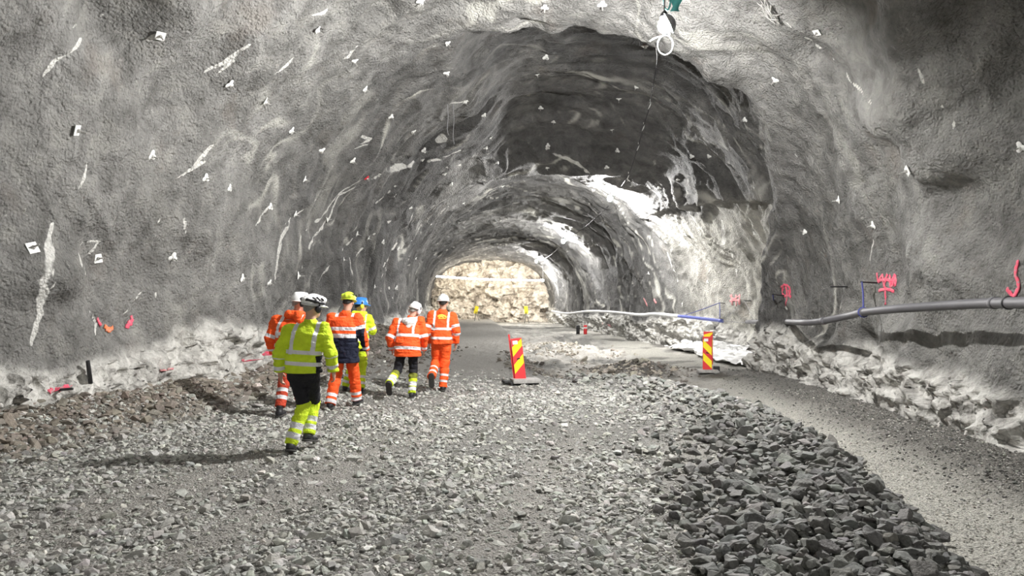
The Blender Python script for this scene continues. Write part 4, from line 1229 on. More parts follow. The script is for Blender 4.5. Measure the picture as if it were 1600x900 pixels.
NAMED = {
    (49, 388): 'square white bolt plate on the left wall, left of the long white lime streak',
    (118, 203): 'square white bolt plate high on the left wall, above the long white lime streak',
    (250, 55): 'white bolt plate at the top left, at the upper end of a short white streak',
    (495, 47): 'white bolt plate on the roof at the upper left, right of the long forked streak',
    (151, 404): 'white bolt plate inside the chalky patch on the left wall',
    (1277, 50): 'large square bolt plate on the roof right of the nearest lamp, above the diagonal crack',
    (1212, 125): 'white bolt plate with a long rod on the lumpy right haunch below the wire bundle',
    (1164, 186): 'white bolt plate on the right haunch below and right of the nearest lamp',
    (1420, 266): 'square white bolt plate in the middle of the near right wall',
    (1596, 230): 'white bolt plate at the right edge of the picture',
    (1312, 313): 'white bolt plate on the right wall above the pink scribbles',
    (1258, 362): 'white bolt plate on the right wall above the looped pink mark',
    (1180, 365): 'white bolt plate at the corner where the right wall steps back',
    (1108, 244): 'white bolt plate on the dark right haunch behind the roof ledge',
    (1072, 367): 'upper white bolt plate on the pale recessed wall', (1106, 441): 'lower white bolt plate on the pale recessed wall',
    (573, 278): 'rock bolt plate sprayed red on the left haunch',
    (1008, 72): 'white bolt plate just left of the white cable loop under the nearest lamp',
    (699, 67): 'white bolt plate at the left end of the roof ledge', (853, 89): 'white bolt plate on the roof ledge, above its dark hollow',
}
SQ = {(49, 388), (118, 203), (250, 55), (1277, 50), (1420, 266), (151, 404)}
BOLTS = list(NAMED) + [(359, 131), (413, 158), (553, 95), (570, 139), (455, 204), (502, 235), (551, 251), (236, 243), (321, 278), (358, 294), (422, 323), (475, 280),
    (269, 402), (378, 435), (420, 442), (465, 431), (557, 366), (536, 406), (510, 344), (657, 2), (851, 11), (941, 6), (698, 114), (839, 116), (994, 136), (967, 154),
    (727, 159), (845, 168), (756, 180), (611, 182), (865, 190), (645, 205), (956, 202), (766, 215), (856, 227), (662, 235), (759, 231), (965, 235), (777, 254), (855, 262),
    (694, 272), (948, 261), (982, 281), (1059, 280), (615, 305), (705, 288), (785, 291), (927, 297), (1030, 293), (1081, 244), (724, 317), (642, 324),
    (575, 372), (460, 335), (598, 378), (622, 389), (649, 404), (666, 345), (673, 350), (640, 325), (585, 448), (619, 450), (1014, 427), (1365, 352)]
bp_ = hit([b[0] for b in BOLTS], [b[1] for b in BOLTS], True)
bs_, bn_ = wall_frame(bp_)
M_red = plain('red_spray_paint', (.75, .04, .06), .6)
for i, pb in enumerate(BOLTS):
    sq = pb in SQ
    n = Vector(bn_[i]); t = empty('rock_bolt', Vector(bp_[i]) + n * .012)
    R = basis(n) @ Matrix.Rotation(rng.uniform(-.3, .3) + (0 if sq else math.pi / 2), 3, 'Z') @ Matrix.Rotation(rng.normal(0, .16), 3, 'X') @ Matrix.Rotation(rng.normal(0, .16), 3, 'Y')
    t.rotation_euler = R.to_euler(); sc = rng.uniform(.75, 1.0); t.scale = (sc, sc, sc)
    for nm, me in zip(('plate', 'nut', 'rod_end'), BM[sq]):
        if pb == (573, 278) and nm == 'plate': me = me.copy(); me.materials.clear(); me.materials.append(M_red)
        link(nm, me, None, t)
    if pb in NAMED: tag(t, NAMED[pb], 'rock bolt', 'rock bolts in the tunnel lining')
    else:
        x, y, z = bp_[i]
        if y > 27: lab, g = 'tiny white bolt plate on the far part of the tunnel lining, beyond the second lamp', 'far rock bolts'
        elif pb[0] < 480: lab, g = 'white rock bolt plate on the left wall between the lime streaks and the workers', 'rock bolts of the left wall'
        elif z > 5: lab, g = 'white rock bolt plate on the shaded roof between the first and the second lamp', 'rock bolts of the middle roof'
        else: lab, g = 'small white rock bolt plate on the veined wall above the workers', 'rock bolts above the workers'
        if y < 14 and z > 5.2: lab, g = 'white rock bolt plate on the lit roof left of the nearest lamp', 'rock bolts of the near roof'
        if pb[0] > 1000 and y <= 27: lab, g = 'small white rock bolt plate on the right side of the lining', 'rock bolts on the right side'
        tag(t, lab, 'rock bolt', g)

# ------------------------------------------------------------------ spray paint
def paint_mat(name, col):
    m, nt, bs = new_mat(name)
    tc = N(nt, 'ShaderNodeTexCoord').outputs['Object']
    r = ramp(nt, noise(nt, tc, 22, 5, .7), [(.36, (.34, .31, .29)), (.48, col)])
    L(nt, r.outputs[0], bs.inputs['Base Color']); bs.inputs['Roughness'].default_value = .75
    return m
M_pink = paint_mat('pink_marking_paint', (.80, .10, .17)); M_orange = paint_mat('orange_marking_paint', (.85, .22, .08))
M_faint = paint_mat('faded_pink_paint', (.66, .26, .27))
def spray(strokes, w, mat, label, off=.014):
    bm = bmesh.new()
    for st in strokes:
        P = smooth_path([(u, v, 0) for u, v in st], 5)
        W = hit([p.x for p in P], [p.y for p in P])
        dy_ = .12 if st[0][0] < 700 else .8
        ym = np.clip(W[:, 1], np.median(W[:, 1]) - dy_, np.median(W[:, 1]) + dy_)
        W = np.array([at(p.x, p.y, y_)[:] for p, y_ in zip(P, ym)])
        T = np.gradient(W, axis=0); T /= np.linalg.norm(T, axis=1)[:, None] + 1e-9
        _, n = wall_frame(W); S = np.cross(T, n); S /= np.linalg.norm(S, axis=1)[:, None] + 1e-9
        rows = []
        for j in np.linspace(-1, 1, 5):
            ww = w * (1 + .25 * np.sin(np.arange(len(W)) * 2.1 + j))
            q = on_lining(W + S * (j * ww)[:, None], off + (.0 if abs(j) < .9 else -.006)); rows.append([bm.verts.new(v) for v in q])
        for A, B in zip(rows[:-1], rows[1:]):
            for k in range(len(A) - 1): bm.faces.new([A[k], A[k + 1], B[k + 1], B[k]])
    o = bm_obj('spray_mark', bm, mat, None, True)
    sol = o.modifiers.new('paint_film', 'SOLIDIFY'); sol.thickness = .006; sol.offset = -1
    tag(o, label, 'spray mark', 'spray paint marks on the walls')
    return o
c4 = lambda pts: [(1040 + .3556 * x, 380 + .3556 * y) for x, y in pts]
c6 = lambda pts: [(.378 * x, 340 + .378 * y) for x, y in pts]
spray([c4(p) for p in ([(932, 130), (938, 170), (955, 140), (962, 190), (975, 135)], [(940, 208), (975, 202), (1008, 212)], [(965, 150), (967, 210), (966, 270)], [(985, 140), (995, 190), (1010, 140), (1012, 190)], [(935, 165), (975, 160), (1015, 165)])],
      .028, M_pink, 'largest pink scribble on the right wall, above the middle of the grey pipe')
spray([c4(p) for p in ([(508, 195), (525, 183), (545, 195), (548, 225), (525, 232), (512, 215), (520, 195)], [(530, 190), (535, 230), (528, 272)], [(540, 205), (552, 240)])], .030, M_pink, 'looped pink mark on the right wall near the far end of the grey pipe')
spray([c4(p) for p in ([(1550, 75), (1543, 130), (1556, 190), (1530, 240)], [(1502, 200), (1520, 222), (1530, 242)])], .032, M_pink, 'pink arrow mark on the right wall at the right edge of the picture')
spray([c4(p) for p in ([(285, 230), (300, 245), (328, 228)], [(290, 225), (294, 272)], [(310, 226), (312, 275)], [(326, 225), (324, 270)], [(284, 252), (330, 250)])], .035, M_faint, 'faded pink grid mark on the pale recessed wall')
spray([c6(p) for p in ([(200, 722), (218, 712), (240, 714)], [(242, 714), (262, 700), (285, 704)], [(245, 710), (280, 698)])], .03, M_pink, 'bright pink dash on the bare rock at the foot of the left wall')
spray([c6(p) for p in ([(428, 448), (448, 462), (466, 455)], [(432, 460), (452, 470)])], .03, M_orange, 'orange dash on the left wall beside a pink smear')
spray([c6(p) for p in ([(398, 415), (405, 432), (415, 445)],)], .022, M_pink, 'small pink smear on the left wall, just left of the orange dash')
spray([c6(p) for p in ([(540, 405), (545, 425), (530, 440), (522, 458)], [(530, 425), (542, 445)])], .028, M_pink, 'pink hooked mark on the left wall, right of the orange dash')
spray([c6(p) for p in ([(1082, 572), (1098, 560), (1112, 566)], [(1090, 575), (1108, 555)])], .035, M_pink, 'pink smear on the left wall foot beside the nearest worker')
spray([c6(p) for p in ([(996, 593), (1012, 589)],)], .026, M_pink, 'small pink dash low on the left wall, right of the two pink dots')
spray([c6(p) for p in ([(655, 633), (668, 629)], [(688, 628), (710, 626)])], .020, M_faint, 'two faint pink dots low on the left wall')
spray([[(1022, 468), (1026, 474)], [(1006, 466), (1012, 478)]], .05, M_faint, 'faint pink spots on the far right wall beyond the recess')
spray([[(945, 505), (955, 510)]], .05, M_faint, 'faint pink spot at the foot of the right wall behind the white pipe')

# ------------------------------------------------------------------ pegs in the walls
def peg(u, v, ln, dirv, label, r=.014):
    p = hit([u], [v], True)[0]; bm = bmesh.new(); d = Vector(dirv).normalized()
    add_tube(bm, [Vector(p) - d * .05, Vector(p) + d * ln * .5, Vector(p) + d * ln], [r, r, r * .9], 8)
    bmesh.ops.bevel(bm, geom=[e for e in bm.edges if len(e.link_faces) == 2 and any(len(f.verts) > 4 for f in e.link_faces)], offset=.003, segments=1, affect='EDGES')
    tag(bm_obj('steel_peg', bm, M_peg, None, True), label, 'peg', 'steel pegs in the walls')
    return Vector(p) + d * ln * .92
tipA = peg(1371, 442, .34, (-1, -.15, .05), 'black steel peg in the right wall beside the largest pink scribble')
peg(1324, 448, .36, (-1, -.1, .0), 'black steel peg in the right wall between the two pink scribbles')
tipB = peg(1226, 462, .34, (-1, -.2, .1), 'black steel peg in the right wall by the looped pink mark')
tipC = peg(1174, 470, .30, (-1, -.3, 0), 'black steel peg at the corner of the recess above the pipe end')
peg(141, 594, .30, (.1, -.4, 1.0), 'thick black steel peg leaning from the foot of the left wall', .03)
peg(93, 609, .22, (1, -.3, .1), 'black steel peg poking through the bright pink dash on the left wall', .018)

# ------------------------------------------------------------------ pipes
M_pipe = plain('grey_plastic_pipe', (.10, .098, .106), .55, 0, .12, 5); M_wpipe = plain('white_plastic_pipe', (.66, .67, .68), .4, 0, .12, 4)
M_blue = plain('blue_plastic_pipe', (.09, .11, .34), .4, 0, .1, 6); M_strap = plain('blue_strap', (.05, .06, .22), .7, 0, .2, 40); M_wire = plain('wire', (.35, .35, .36), .5)
M_cable = plain('black_cable', (.015, .015, .017), .5)
pp = [(1167, 503), (1211, 502), (1246, 503.5), (1276, 503), (1324, 494), (1349, 488), (1396, 483), (1467, 478), (1538, 474), (1600, 473)]
wd = hit([a for a, b in pp], [b for a, b in pp])[:, 1]
wd = np.interp(np.arange(len(wd)), [0, 2, 5, 9], [wd[0], wd[2], wd[5], wd[9]])
fr = np.interp(np.arange(len(wd)), [0, 1, 3, 9], [.985, .95, .91, .865])
PW = [at(a, b, w_ * f_) for (a, b), w_, f_ in zip(pp, wd, fr)]
PW += [PW[-1] + (PW[-1] - PW[-2]).normalized() * d for d in (1.2, 2.4, 3.6)]
pr = empty('water_pipe', PW[5]); tag(pr, 'thick grey plastic pipe slung along the near right wall', 'pipe')
bm = bmesh.new(); path = smooth_path(PW, 8); add_tube(bm, [p - PW[5] for p in path], .066, 20); bm_obj('pipe_run', bm, M_pipe, pr, True)
for j in (10, 26, 40, 66):
    bm = bmesh.new(); d = (path[j + 1] - path[j - 1]).normalized()
    add_tube(bm, [path[j] - PW[5] + d * q for q in (-.05, -.045, .045, .05)], [.068, .075, .075, .068], 20); bm_obj('coupling', bm, M_pipe, pr, True)
    o = bm_obj
bm = bmesh.new(); d = (path[68] - path[66]).normalized(); add_tube(bm, [path[69] - PW[5] + d * q for q in (-.02, .02)], .078, 20); bm_obj('clamp', bm, M_cable, pr, True)
def sling(a, b, mat, label, r=.012, wrap=None):
    bm = bmesh.new(); a, b = Vector(a), Vector(b)
    add_tube(bm, smooth_path([a, a.lerp(b, .5) + Vector((.01, 0, -.01)), b], 6), r, 6)
    if wrap:
        d = wrap; e = d.orthogonal().normalized(); f = d.cross(e)
        add_tube(bm, [b + Vector((0, 0, -.085)) + .080 * (math.cos(t) * e + math.sin(t) * f) for t in np.linspace(0, 2 * math.pi, 24)], r * .9, 6)
    tag(bm_obj('sling', bm, mat, None, True), label, 'strap', 'slings holding the pipes')
def nearest(P, q): return min(P, key=lambda p: (p - q).length)
def top_of(p): return p + Vector((0, 0, .085))
dirp = lambda p: (path[min(path.index(p) + 1, len(path) - 1)] - path[max(path.index(p) - 1, 0)]).normalized()
for tip, tgt, lab, m in ((tipA, PW[5], 'blue webbing sling from the peg by the largest pink scribble down to the grey pipe', M_strap), (tipB, PW[1], 'dark blue sling from the peg by the looped pink mark down to the grey pipe', M_strap)):
    q = nearest(path, tgt); sling(tip, top_of(q), m, lab, .016, dirp(q))
q = path[2]; sling(tipC, top_of(q), M_wire, 'thin wire loop from the corner peg down to the far end of the grey pipe', .007, dirp(q))
# the thinner white pipe in the recess
qp = [(862, 486), (886, 490), (918, 486.5), (955, 487.5), (999, 492), (1022, 490.5), (1056, 493.5), (1094, 497.5), (1129, 501.5)]
wd = hit([a for a, b in qp], [b for a, b in qp])[:, 1]
QW = [at(a, b, w_ * .955) for (a, b), w_ in zip(qp, np.maximum.accumulate(wd[::-1])[::-1])]
wr_ = empty('thin_pipe', QW[5]); tag(wr_, 'thin white pipe with a blue end hung along the pale recessed wall', 'pipe')
path2 = smooth_path(QW, 8)
bm = bmesh.new(); add_tube(bm, [p - QW[5] for p in path2[:50]], .075, 14); bm_obj('pipe_run', bm, M_wpipe, wr_, True)
bm = bmesh.new(); add_tube(bm, [p - QW[5] for p in path2[49:]], .062, 14); o = bm_obj('pipe_end', bm, M_blue, wr_, True); o['label'] = 'blue pipe end'
for k in (14, 30, 44):
    bm = bmesh.new(); d = (path2[k + 1] - path2[k]).normalized(); add_tube(bm, [path2[k] - QW[5] + d * s_ for s_ in (-.05, .05)], .085, 14); bm_obj('coupling', bm, M_wpipe, wr_, True)
tipD = peg(1133, 474, .25, (-1, -.3, .1), 'short peg on the pale recessed wall above the blue pipe end')
sling(tipD, top_of(path2[-2]), M_strap, 'blue strap from the peg down to the blue pipe end', .016)
sling(tipD, path2[-14] + Vector((0, 0, .06)), M_strap, 'slanting blue strap from the peg to the blue part of the thin pipe', .014)
sling(path2[-1], PW[0] + Vector((0, 0, -.02)), M_wire, 'slack grey wire between the blue pipe end and the grey pipe', .010)
sling(tipC, path2[-1], M_wire, 'thin grey wire from the corner peg to the blue pipe end', .006)

# ------------------------------------------------------------------ marker boards
M_mred = plain('marker_red', (.72, .045, .05), .4, 0, .06, 8); M_myel = plain('marker_yellow', (.95, .78, .02), .4, 0, .05, 8)
M_stick = plain('white_sticker', (.85, .84, .84), .5); M_rub = plain('recycled_rubber', (.36, .35, .335), .8, 0, .25, 18, .01); M_rubd = plain('dark_rubber', (.03, .03, .03), .8, 0, .25, 18, .01)
def board(parent, w, h, flip, z0, stripes, sticker, off=(0, 0), hole=True):
    """upright panel with diagonal yellow bars"""
    bm = bmesh.new(); add_box(bm, (off[0], off[1], z0 + h / 2), (w, .045, h), None, .010)
    b = bm_obj('board', bm, M_mred, parent); b['label'] = 'red panel with yellow diagonal bars'
    for zc, th in stripes:
        bm = bmesh.new(); sl = w * .92 * flip; x0, x1 = off[0] - w * .46, off[0] + w * .46
        lo = [zc - sl / 2, zc + sl / 2]
        pts = [(x0, max(lo[0], z0 + .02)), (x1, max(lo[1], z0 + .02)), (x1, min(lo[1] + th, z0 + h - .02)), (x0, min(lo[0] + th, z0 + h - .02))]
        f = [bm.verts.new((x, off[1] - .0255, z)) for x, z in pts]; g = [bm.verts.new((x, off[1] - .020, z)) for x, z in pts]
        bm.faces.new(f); bm.faces.new(g[::-1])
        for i in range(4): bm.faces.new([f[i], g[i], g[(i + 1) % 4], f[(i + 1) % 4]])
        bm_obj('stripe', bm, M_myel, b)
    if sticker:
        bm = bmesh.new(); add_box(bm, (off[0] - w * .14, off[1] - .024, z0 + h - .085), (w * .46, .006, .075), None, .001); bm_obj('sticker', bm, M_stick, b)
    if hole:
        bm = bmesh.new(); add_box(bm, (off[0], off[1] - .0255, z0 + h * .51), (w * .30, .006, .028), Matrix.Rotation(-.25 * flip, 3, 'Y'), .002); bm_obj('handle_slot', bm, M_blackp, b)
    return b
def slab(parent, name, c, s, rz, mat, bev=.02):
    bm = bmesh.new(); R = Matrix.Rotation(rz, 3, 'Z'); add_box(bm, c, s, R, bev); return bm_obj(name, bm, mat, parent)
fl = lambda x, y: float(floor_h(np.array([x]), np.array([y]), False)[0])
def spot(u, y): return (u - 800) / F * y
y1 = 15.35; x1 = spot(813, y1)
m1 = empty('marker_board', (x1, y1, fl(x1, y1) + .01), (0, 0, .10)); tag(m1, 'leaning red and yellow marker board on a grey foot at the end of the gravel', 'marker board', 'marker boards')
slab(m1, 'foot_slab', (.10, .0, .085), (.58, .42, .085), .1, M_rub, .025); slab(m1, 'foot_slab', (.02, .10, .035), (.66, .42, .06), .35, M_rubd, .02)
slab(m1, 'handle_bar', (-.28, .02, .06), (.16, .22, .05), .2, M_rubd, .018)
tl = empty('tilt', (0, 0, 0)) if False else None
bd = board(m1, .228, .87, 1, .10, ((.36 - .02, .19), (.70, .20)), True); bd.rotation_euler = (0, -.115, 0); bd.location = (.02, 0, 0)
bm = bmesh.new(); add_box(bm, (-.150, .05, .58), (.035, .03, .98), None, .006); e_ = bm_obj('edge_strip', bm, M_mred, m1); e_.rotation_euler = (0, -.125, 0); e_.location = (.045, 0, 0)
y2 = 19.2; x2 = spot(1106, y2)
m2 = empty('marker_board', (x2, y2, fl(x2, y2) + .01), (0, 0, -.12)); tag(m2, 'upright red and yellow marker board on the lane in front of the white sheet', 'marker board', 'marker boards')
board(m2, .235, .86, -1, .08, ((.22, .20), (.56, .20)), True, (-.02, 0)); board(m2, .235, .86, 1, .21, ((.90, .20), (.55, .20)), False, (.02, .13), False)
slab(m2, 'foot_slab', (-.02, -.02, .05), (.52, .30, .08), .1, M_rub, .035); slab(m2, 'foot_slab', (.17, -.10, .03), (.16, .16, .06), .5, M_rub, .025)
slab(m2, 'handle_bar', (.22, .06, .11), (.14, .14, .12), .2, M_rubd, .02)
# posts by the far right wall
y3 = 42.
for u, v, h, label, red in ((903, 518, .50, 'short dark steel post standing by the far right wall', False), (914.5, 517, .52, 'short red post with a white band by the far right wall', True)):
    x = spot(u, y3); t = empty('post', (x, y3, fl(x, y3))); tag(t, label, 'post')
    bm = bmesh.new(); add_tube(bm, [(0, 0, -.1), (0, 0, h * .97), (0, 0, h)], [.10, .10, .07], 14); bm_obj('pole', bm, M_mred if red else M_peg, t, True)
    bm = bmesh.new(); add_tube(bm, [(0, 0, h * .62), (0, 0, h * .78)], .104, 14); bm_obj('band', bm, M_stick if red else M_peg, t, True)
# yellow stands in front of the rock face
for u, y, label in ((744, 60.5, 'left one of two yellow plates on tripods in front of the rock face'), (822, 61.0, 'right one of two yellow plates on tripods in front of the rock face')):
    x = spot(u, y); z0 = fl(x, y); t = empty('target_stand', (x, y, z0)); tag(t, label, 'stand', 'yellow stands at the rock face')
    zt = CAM_Z - (488 - HORIZON) / F * y - z0
    for a in (0, 2.1, 4.2):
        bm = bmesh.new(); add_tube(bm, [(.25 * math.cos(a), .25 * math.sin(a), 0), (0, 0, zt)], .02, 6); bm_obj('leg', bm, M_peg, t)
    bm = bmesh.new(); add_box(bm, (0, 0, zt + .2), (.30, .05, .62), Matrix.Rotation(.25 if u < 800 else -.1, 3, 'Y'), .03); bm_obj('plate', bm, M_myel, t)
    bm = bmesh.new(); add_tube(bm, [(0, 0, zt - .08), (0, 0, zt + .05)], .05, 8); bm_obj('head', bm, M_peg, t)

# ------------------------------------------------------------------ white sheet in the recess
def sheet():
    nu, nv = 150, 60
    U, Vv = np.meshgrid(np.linspace(0, 1, nu), np.linspace(0, 1, nv)); U = U.ravel(); Vv = Vv.ravel()
    y = 20.6 + 9.2 * U
    wall = on_lining(np.stack([np.full_like(y, 7.), y, np.full_like(y, -.1)], 1))[:, 0]
    p2 = np.stack([y * 1.0, Vv * 2.2, 0 * y], 1)
    front = np.interp(U, [0, .15, .4, .75, 1.0], [1.2, 1.8, 1.6, 1.2, .6]) + .28 * fbm(p2 * np.array([.9, 0, 1]), 3, 701)
    rise = np.interp(U, [0, .3, .7, 1], [.40, .50, .36, .18]) + .15 * fbm(p2 * np.array([.7, 0, 1]) + 9, 2, 703)
    t = Vv
    x = wall - .12 - front * (1 - np.clip(t / .68, 0, 1))
    up = np.clip((t - .62) / .38, 0, 1)
    z = floor_h(x, y, False) + .05 + rise * up ** 1.2
    x = np.where(t > .68, on_lining(np.stack([x, y, z], 1))[:, 0] - .10, x)
    q = np.stack([y * 1.0, t * 2.4, 0 * y], 1)
    fold = .14 * ridged(q * np.array([1.2, 1.6, 1]) + fbm(q * 1.2, 2, 707)[:, None], 3, 709) + .05 * ridged(q * 3.4, 2, 711)
    fold = np.abs(fold) + .01
    z = z + fold * (1 - up * .6); x = x - fold * .6 * up
    P = np.stack([x, y, z], 1)
    A, B = np.meshgrid(np.arange(nv - 1), np.arange(nu - 1), indexing='ij'); A = A.ravel(); B = B.ravel()
    Q = np.stack([A * nu + B, A * nu + B + 1, (A + 1) * nu + B + 1, (A + 1) * nu + B], 1)
    me = fast_mesh('sheet', P, Q)
    o = link('plastic_sheet', me, plain('white_sheet', (.83, .83, .82), .55, 0, .04, 3))
    sol = o.modifiers.new('thickness', 'SOLIDIFY'); sol.thickness = .012
    tag(o, 'crumpled white sheet lying along the foot of the recessed wall', 'sheet')
sheet()

# ------------------------------------------------------------------ cables and wires on the roof
def roof_run(px, off, mat, name, label, cat, r=.010, ties=()):
    W = hit([a for a, b in px], [b for a, b in px]); _, n = wall_frame(W)
    P = [Vector(w_) + Vector(k) * off for w_, k in zip(W, n)]
    t = empty(name, P[0]); tag(t, label, cat)
    pth = smooth_path(P, 8)
    bm = bmesh.new(); add_tube(bm, [p - P[0] for p in pth], r, 6); bm_obj('wire', bm, mat, t, True)
    for j in ties:
        p = pth[j] - P[0]; bm = bmesh.new(); add_tube(bm, smooth_path([p + Vector((0, 0, .15)), p + Vector((.015, 0, 0)), p + Vector((-.05, 0, -.16))], 4), [.006] + [.016] * 6 + [.012, .006], 6)
        bm_obj('cable_tie', bm, M_bolt, t, True)
    return t
roof_run([(1030, 60), (1028, 90), (1023, 128), (1016, 165), (1008, 190), (1003, 210), (994, 240), (985, 265), (975, 282), (960, 300)], .12, M_cable, 'lamp_cable', 'black cable along the roof from the nearest lamp to the second lamp', 'cable', .014, (22, 33, 44, 58))
roof_run([(953, 318), (935, 335), (915, 352), (895, 368), (880, 380), (862, 395), (840, 410)], .15, M_cable, 'lamp_cable', 'black cable along the far roof from the second lamp onwards', 'cable', .016)
for k, (u, label) in enumerate(((699, 'left one of two thin wires hanging from the roof above the middle of the tunnel'), (708, 'right one of two thin wires hanging from the roof above the middle of the tunnel'))):
    p = Vector(hit([u], [163])[0]); bm = bmesh.new(); l_ = .8 + .25 * k
    add_tube(bm, smooth_path([p + Vector((0, 0, .05)), p + Vector((.02, 0, -.4 * l_)), p + Vector((0, 0, -.8 * l_)), p + Vector((.03, 0, -l_))], 6), .006, 5)
    tag(bm_obj('hanging_wire', bm, M_wire, None, True), label, 'wire', 'thin wires hanging from the roof')
# bunch of pale wires above the crack
p = Vector(hit([1212], [14])[0]); _, n = wall_frame(np.array([p[:]])); n = Vector(n[0])
t = empty('wire_bunch', p + n * .10); tag(t, 'tangled bunch of pale wires on the roof at the upper end of the diagonal crack', 'wire bunch')
rw = random.Random(5); B_ = basis(n)
for k in range(13):
    a = Vector((rw.uniform(-.09, .09), rw.uniform(.08, .30), rw.uniform(-.06, .10))); b = Vector((rw.uniform(-.12, .12), rw.uniform(-.28, -.08), rw.uniform(-.06, .10))); c = Vector((rw.uniform(-.05, .05), rw.uniform(-.05, .05), rw.uniform(0, .10)))
    bm = bmesh.new(); add_tube(bm, [B_ @ q for q in smooth_path([a, c, b], 6)], .008, 6); bm_obj('wire', bm, M_steel, t, True)
# ------------------------------------------------------------------ lamps
EXPOSURE = 0.0
LAMP = 11200.0
M_bulb = {}
M_teal = plain('teal_webbing', (.14, .62, .60), .7, 0, .15, 20)
def bulb_mat(s, col=(1, .985, .965)):
    k = (s, col)
    if k not in M_bulb: M_bulb[k] = glow('lamp_glow', col, s)
    return M_bulb[k]
def lamp(P, strength, r, label, col=(1, .985, .965), drop=None, loop=False, hood=None):
    t = empty('work_lamp', P); tag(t, label, 'lamp', 'work lamps hung along the tunnel')
    bm = bmesh.new(); bmesh.ops.create_icosphere(bm, subdivisions=2, radius=r)
    bmesh.ops.scale(bm, vec=(1, 1, 1.25), verts=bm.verts)
    bm_obj('bulb', bm, bulb_mat(strength, col), t, True)
    bm = bmesh.new(); add_tube(bm, [(0, 0, r * 1.2), (0, 0, r * 1.45), (0, 0, r * 2.0), (0, 0, r * 2.3)], [r * .7, r * .7, r * .45, r * .2], 14); bm_obj('socket', bm, M_blackp, t, True)
    up = on_lining(np.array([[P[0], P[1], P[2] + 6]]))[0][2] if drop is None else P[2] + drop
    if drop is None:
        # the roof straight above the lamp
        zz = np.linspace(P[2] + .1, P[2] + 3, 60); cx = sect(np.full(60, P[1]))[0]
        ph_ = np.arctan2(zz - ZC, P[0] - cx); g = np.hypot(P[0] - cx, zz - ZC) - base_r(ph_, np.full(60, P[1])) - disp(ph_, np.full(60, P[1]), False)
        up = zz[np.argmax(g > 0)] if (g > 0).any() else P[2] + .5
    bm = bmesh.new(); add_tube(bm, smooth_path([(0, 0, r * 2.2), (.02, 0, .5 * (r * 2.2 + up - P[2])), (0, 0, up - P[2] + .03)], 6), .012, 8); bm_obj('hanger', bm, M_wire, t, True)
    if hood:  # added hood, shaped to keep lamplight off the upper right wall
        h_ = Vector(hood).normalized(); B_ = basis(h_); bm = bmesh.new(); n_ = 28; R0 = .16; rings = []
        for a in np.radians([8, 18, 28, 38, 48, 58, 67]):
            rings.append([bm.verts.new(B_ @ Vector((R0 * math.sin(a) * math.cos(q), R0 * math.sin(a) * math.sin(q), R0 * math.cos(a)))) for q in (2 * math.pi * k / n_ for k in range(n_))])
        bm.faces.new(rings[0])
        for A, B in zip(rings[:-1], rings[1:]):
            for k in range(n_): bm.faces.new([A[k], A[(k + 1) % n_], B[(k + 1) % n_], B[k]])
        o = bm_obj('reflector', bm, M_wire, t, True); so_ = o.modifiers.new('thickness', 'SOLIDIFY'); so_.thickness = .004
    if loop:
        bm = bmesh.new(); c = Vector((.01, -.02, -.28)); R_ = .115
        pts = [c + Vector((R_ * .95 * math.sin(a), .03 * math.sin(a * .5), R_ * 1.12 * math.cos(a))) for a in np.linspace(.1, 2 * math.pi - .1, 36)]
        add_tube(bm, [Vector((-.22, 0, -.235))] + smooth_path([(-.20, 0, -.22), (-.12, 0, -.175), (-.03, 0, -.155)], 4) + pts + smooth_path([(.02, 0, -.15), (.075, .02, -.12), (.07, .03, -.02), (.11, .03, .06)], 4), .011, 8)
        o = bm_obj('cable_loop', bm, M_bolt, t, True); o['label'] = 'white cable loop'
    return t
lamp(at(1038, 40, 10.2), LAMP, .09, 'nearest bright work lamp, with a white cable loop below it', loop=True, hood=(.85, -.25, .42))
lamp(at(953, 310, 29.4), LAMP * .74, .10, 'second bright work lamp along the roof, left of the recess')
lamp(at(880, 377, 44), LAMP * .4, .10, 'third work lamp along the roof, small and far')
lamp(at(838, 408, 57), LAMP * .35, .09, 'far work lamp at the top right of the rock face')
lamp(at(848, 438, 60), LAMP * .25, .07, 'farthest low work lamp at the right end of the light strip')
lamp(Vector((2.6, -7.5, 6.2)), LAMP * .24, .10, 'work lamp hanging from the roof behind the viewer', drop=1.2)
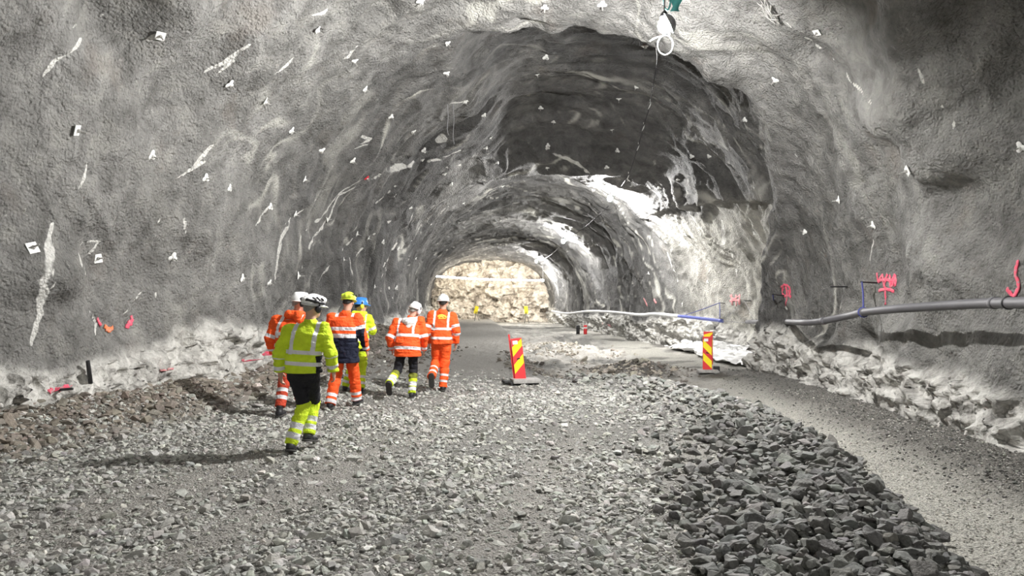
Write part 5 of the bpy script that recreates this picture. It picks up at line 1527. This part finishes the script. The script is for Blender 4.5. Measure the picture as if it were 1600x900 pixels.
# teal sling beside the nearest lamp
P = at(1054, 18, 10.25); bm = bmesh.new()
Q_ = [P, P + Vector((.03, .01, .18)), P + Vector((-.01, .02, .42)), P + Vector((.02, 0, .75))]
rows = []
for i, q in enumerate(smooth_path(Q_, 6)):
    w = .065 * (1 - .35 * math.sin(i * .7)); s_ = Vector((w, .02 * math.sin(i), 0)); rows.append([bm.verts.new(q - s_), bm.verts.new(q + Vector((0, -.015, 0))), bm.verts.new(q + s_)])
for A, B in zip(rows[:-1], rows[1:]):
    for k in (0, 1): bm.faces.new([A[k], A[k + 1], B[k + 1], B[k]])
add_tube(bm, [P + Vector((-.10 + .045 * math.cos(a), .02, .15 + .12 * math.sin(a))) for a in np.linspace(0, 6.28, 20)], .012, 6)
o = bm_obj('webbing_sling', bm, M_teal, None, True); sol = o.modifiers.new('thickness', 'SOLIDIFY'); sol.thickness = .006
tag(o, 'teal webbing sling hanging from the roof just above the nearest lamp', 'sling')
# light strip across the far face
a, b = at(679, 431.5, 62.8), at(851, 438, 62.2)
t = empty('light_strip', a); tag(t, 'bright horizontal string of tube lights across the foot of the far rock face', 'light strip'); t['label'] = 'bright horizontal string of tube lights strung across the far rock face'
bm = bmesh.new(); sag = lambda f: a.lerp(b, f) - a + Vector((0, 0, -.10 * math.sin(math.pi * f)))
add_tube(bm, [sag(f) + Vector((0, 0, .10)) for f in np.linspace(0, 1, 30)], .015, 6); bm_obj('cable', bm, M_cable, t, True)
for k in range(10):
    bm = bmesh.new(); add_tube(bm, [sag((k + .04) / 10), sag((k + .06) / 10), sag((k + .94) / 10), sag((k + .96) / 10)], [.03, .07, .07, .03], 10); bm_obj('tube_light', bm, glow('warm_tube_glow', (1, .91, .77), 72.) if k == 0 else bpy.data.materials['warm_tube_glow'], t, True)
# ------------------------------------------------------------------ camera, world, exposure
cam = bpy.data.cameras.new('camera'); co = bpy.data.objects.new('camera', cam); C.objects.link(co)
cam.sensor_width = 36; cam.lens = 36 * F / 1600; cam.clip_start = .05; cam.clip_end = 300
co.location = (0, 0, CAM_Z); co.rotation_euler = (math.pi / 2 + PITCH, 0, 0)
SC.camera = co
w = bpy.data.worlds.new('World'); SC.world = w; w.use_nodes = True
w.node_tree.nodes['Background'].inputs[0].default_value = (.02, .02, .022, 1); w.node_tree.nodes['Background'].inputs[1].default_value = .0
SC.view_settings.view_transform = 'Standard'; SC.view_settings.look = 'None'
SC.view_settings.exposure = EXPOSURE; SC.view_settings.gamma = 1; SC.view_settings.use_curve_mapping = False
SC.cycles.max_bounces = 5; SC.cycles.diffuse_bounces = 3; SC.cycles.glossy_bounces = 2
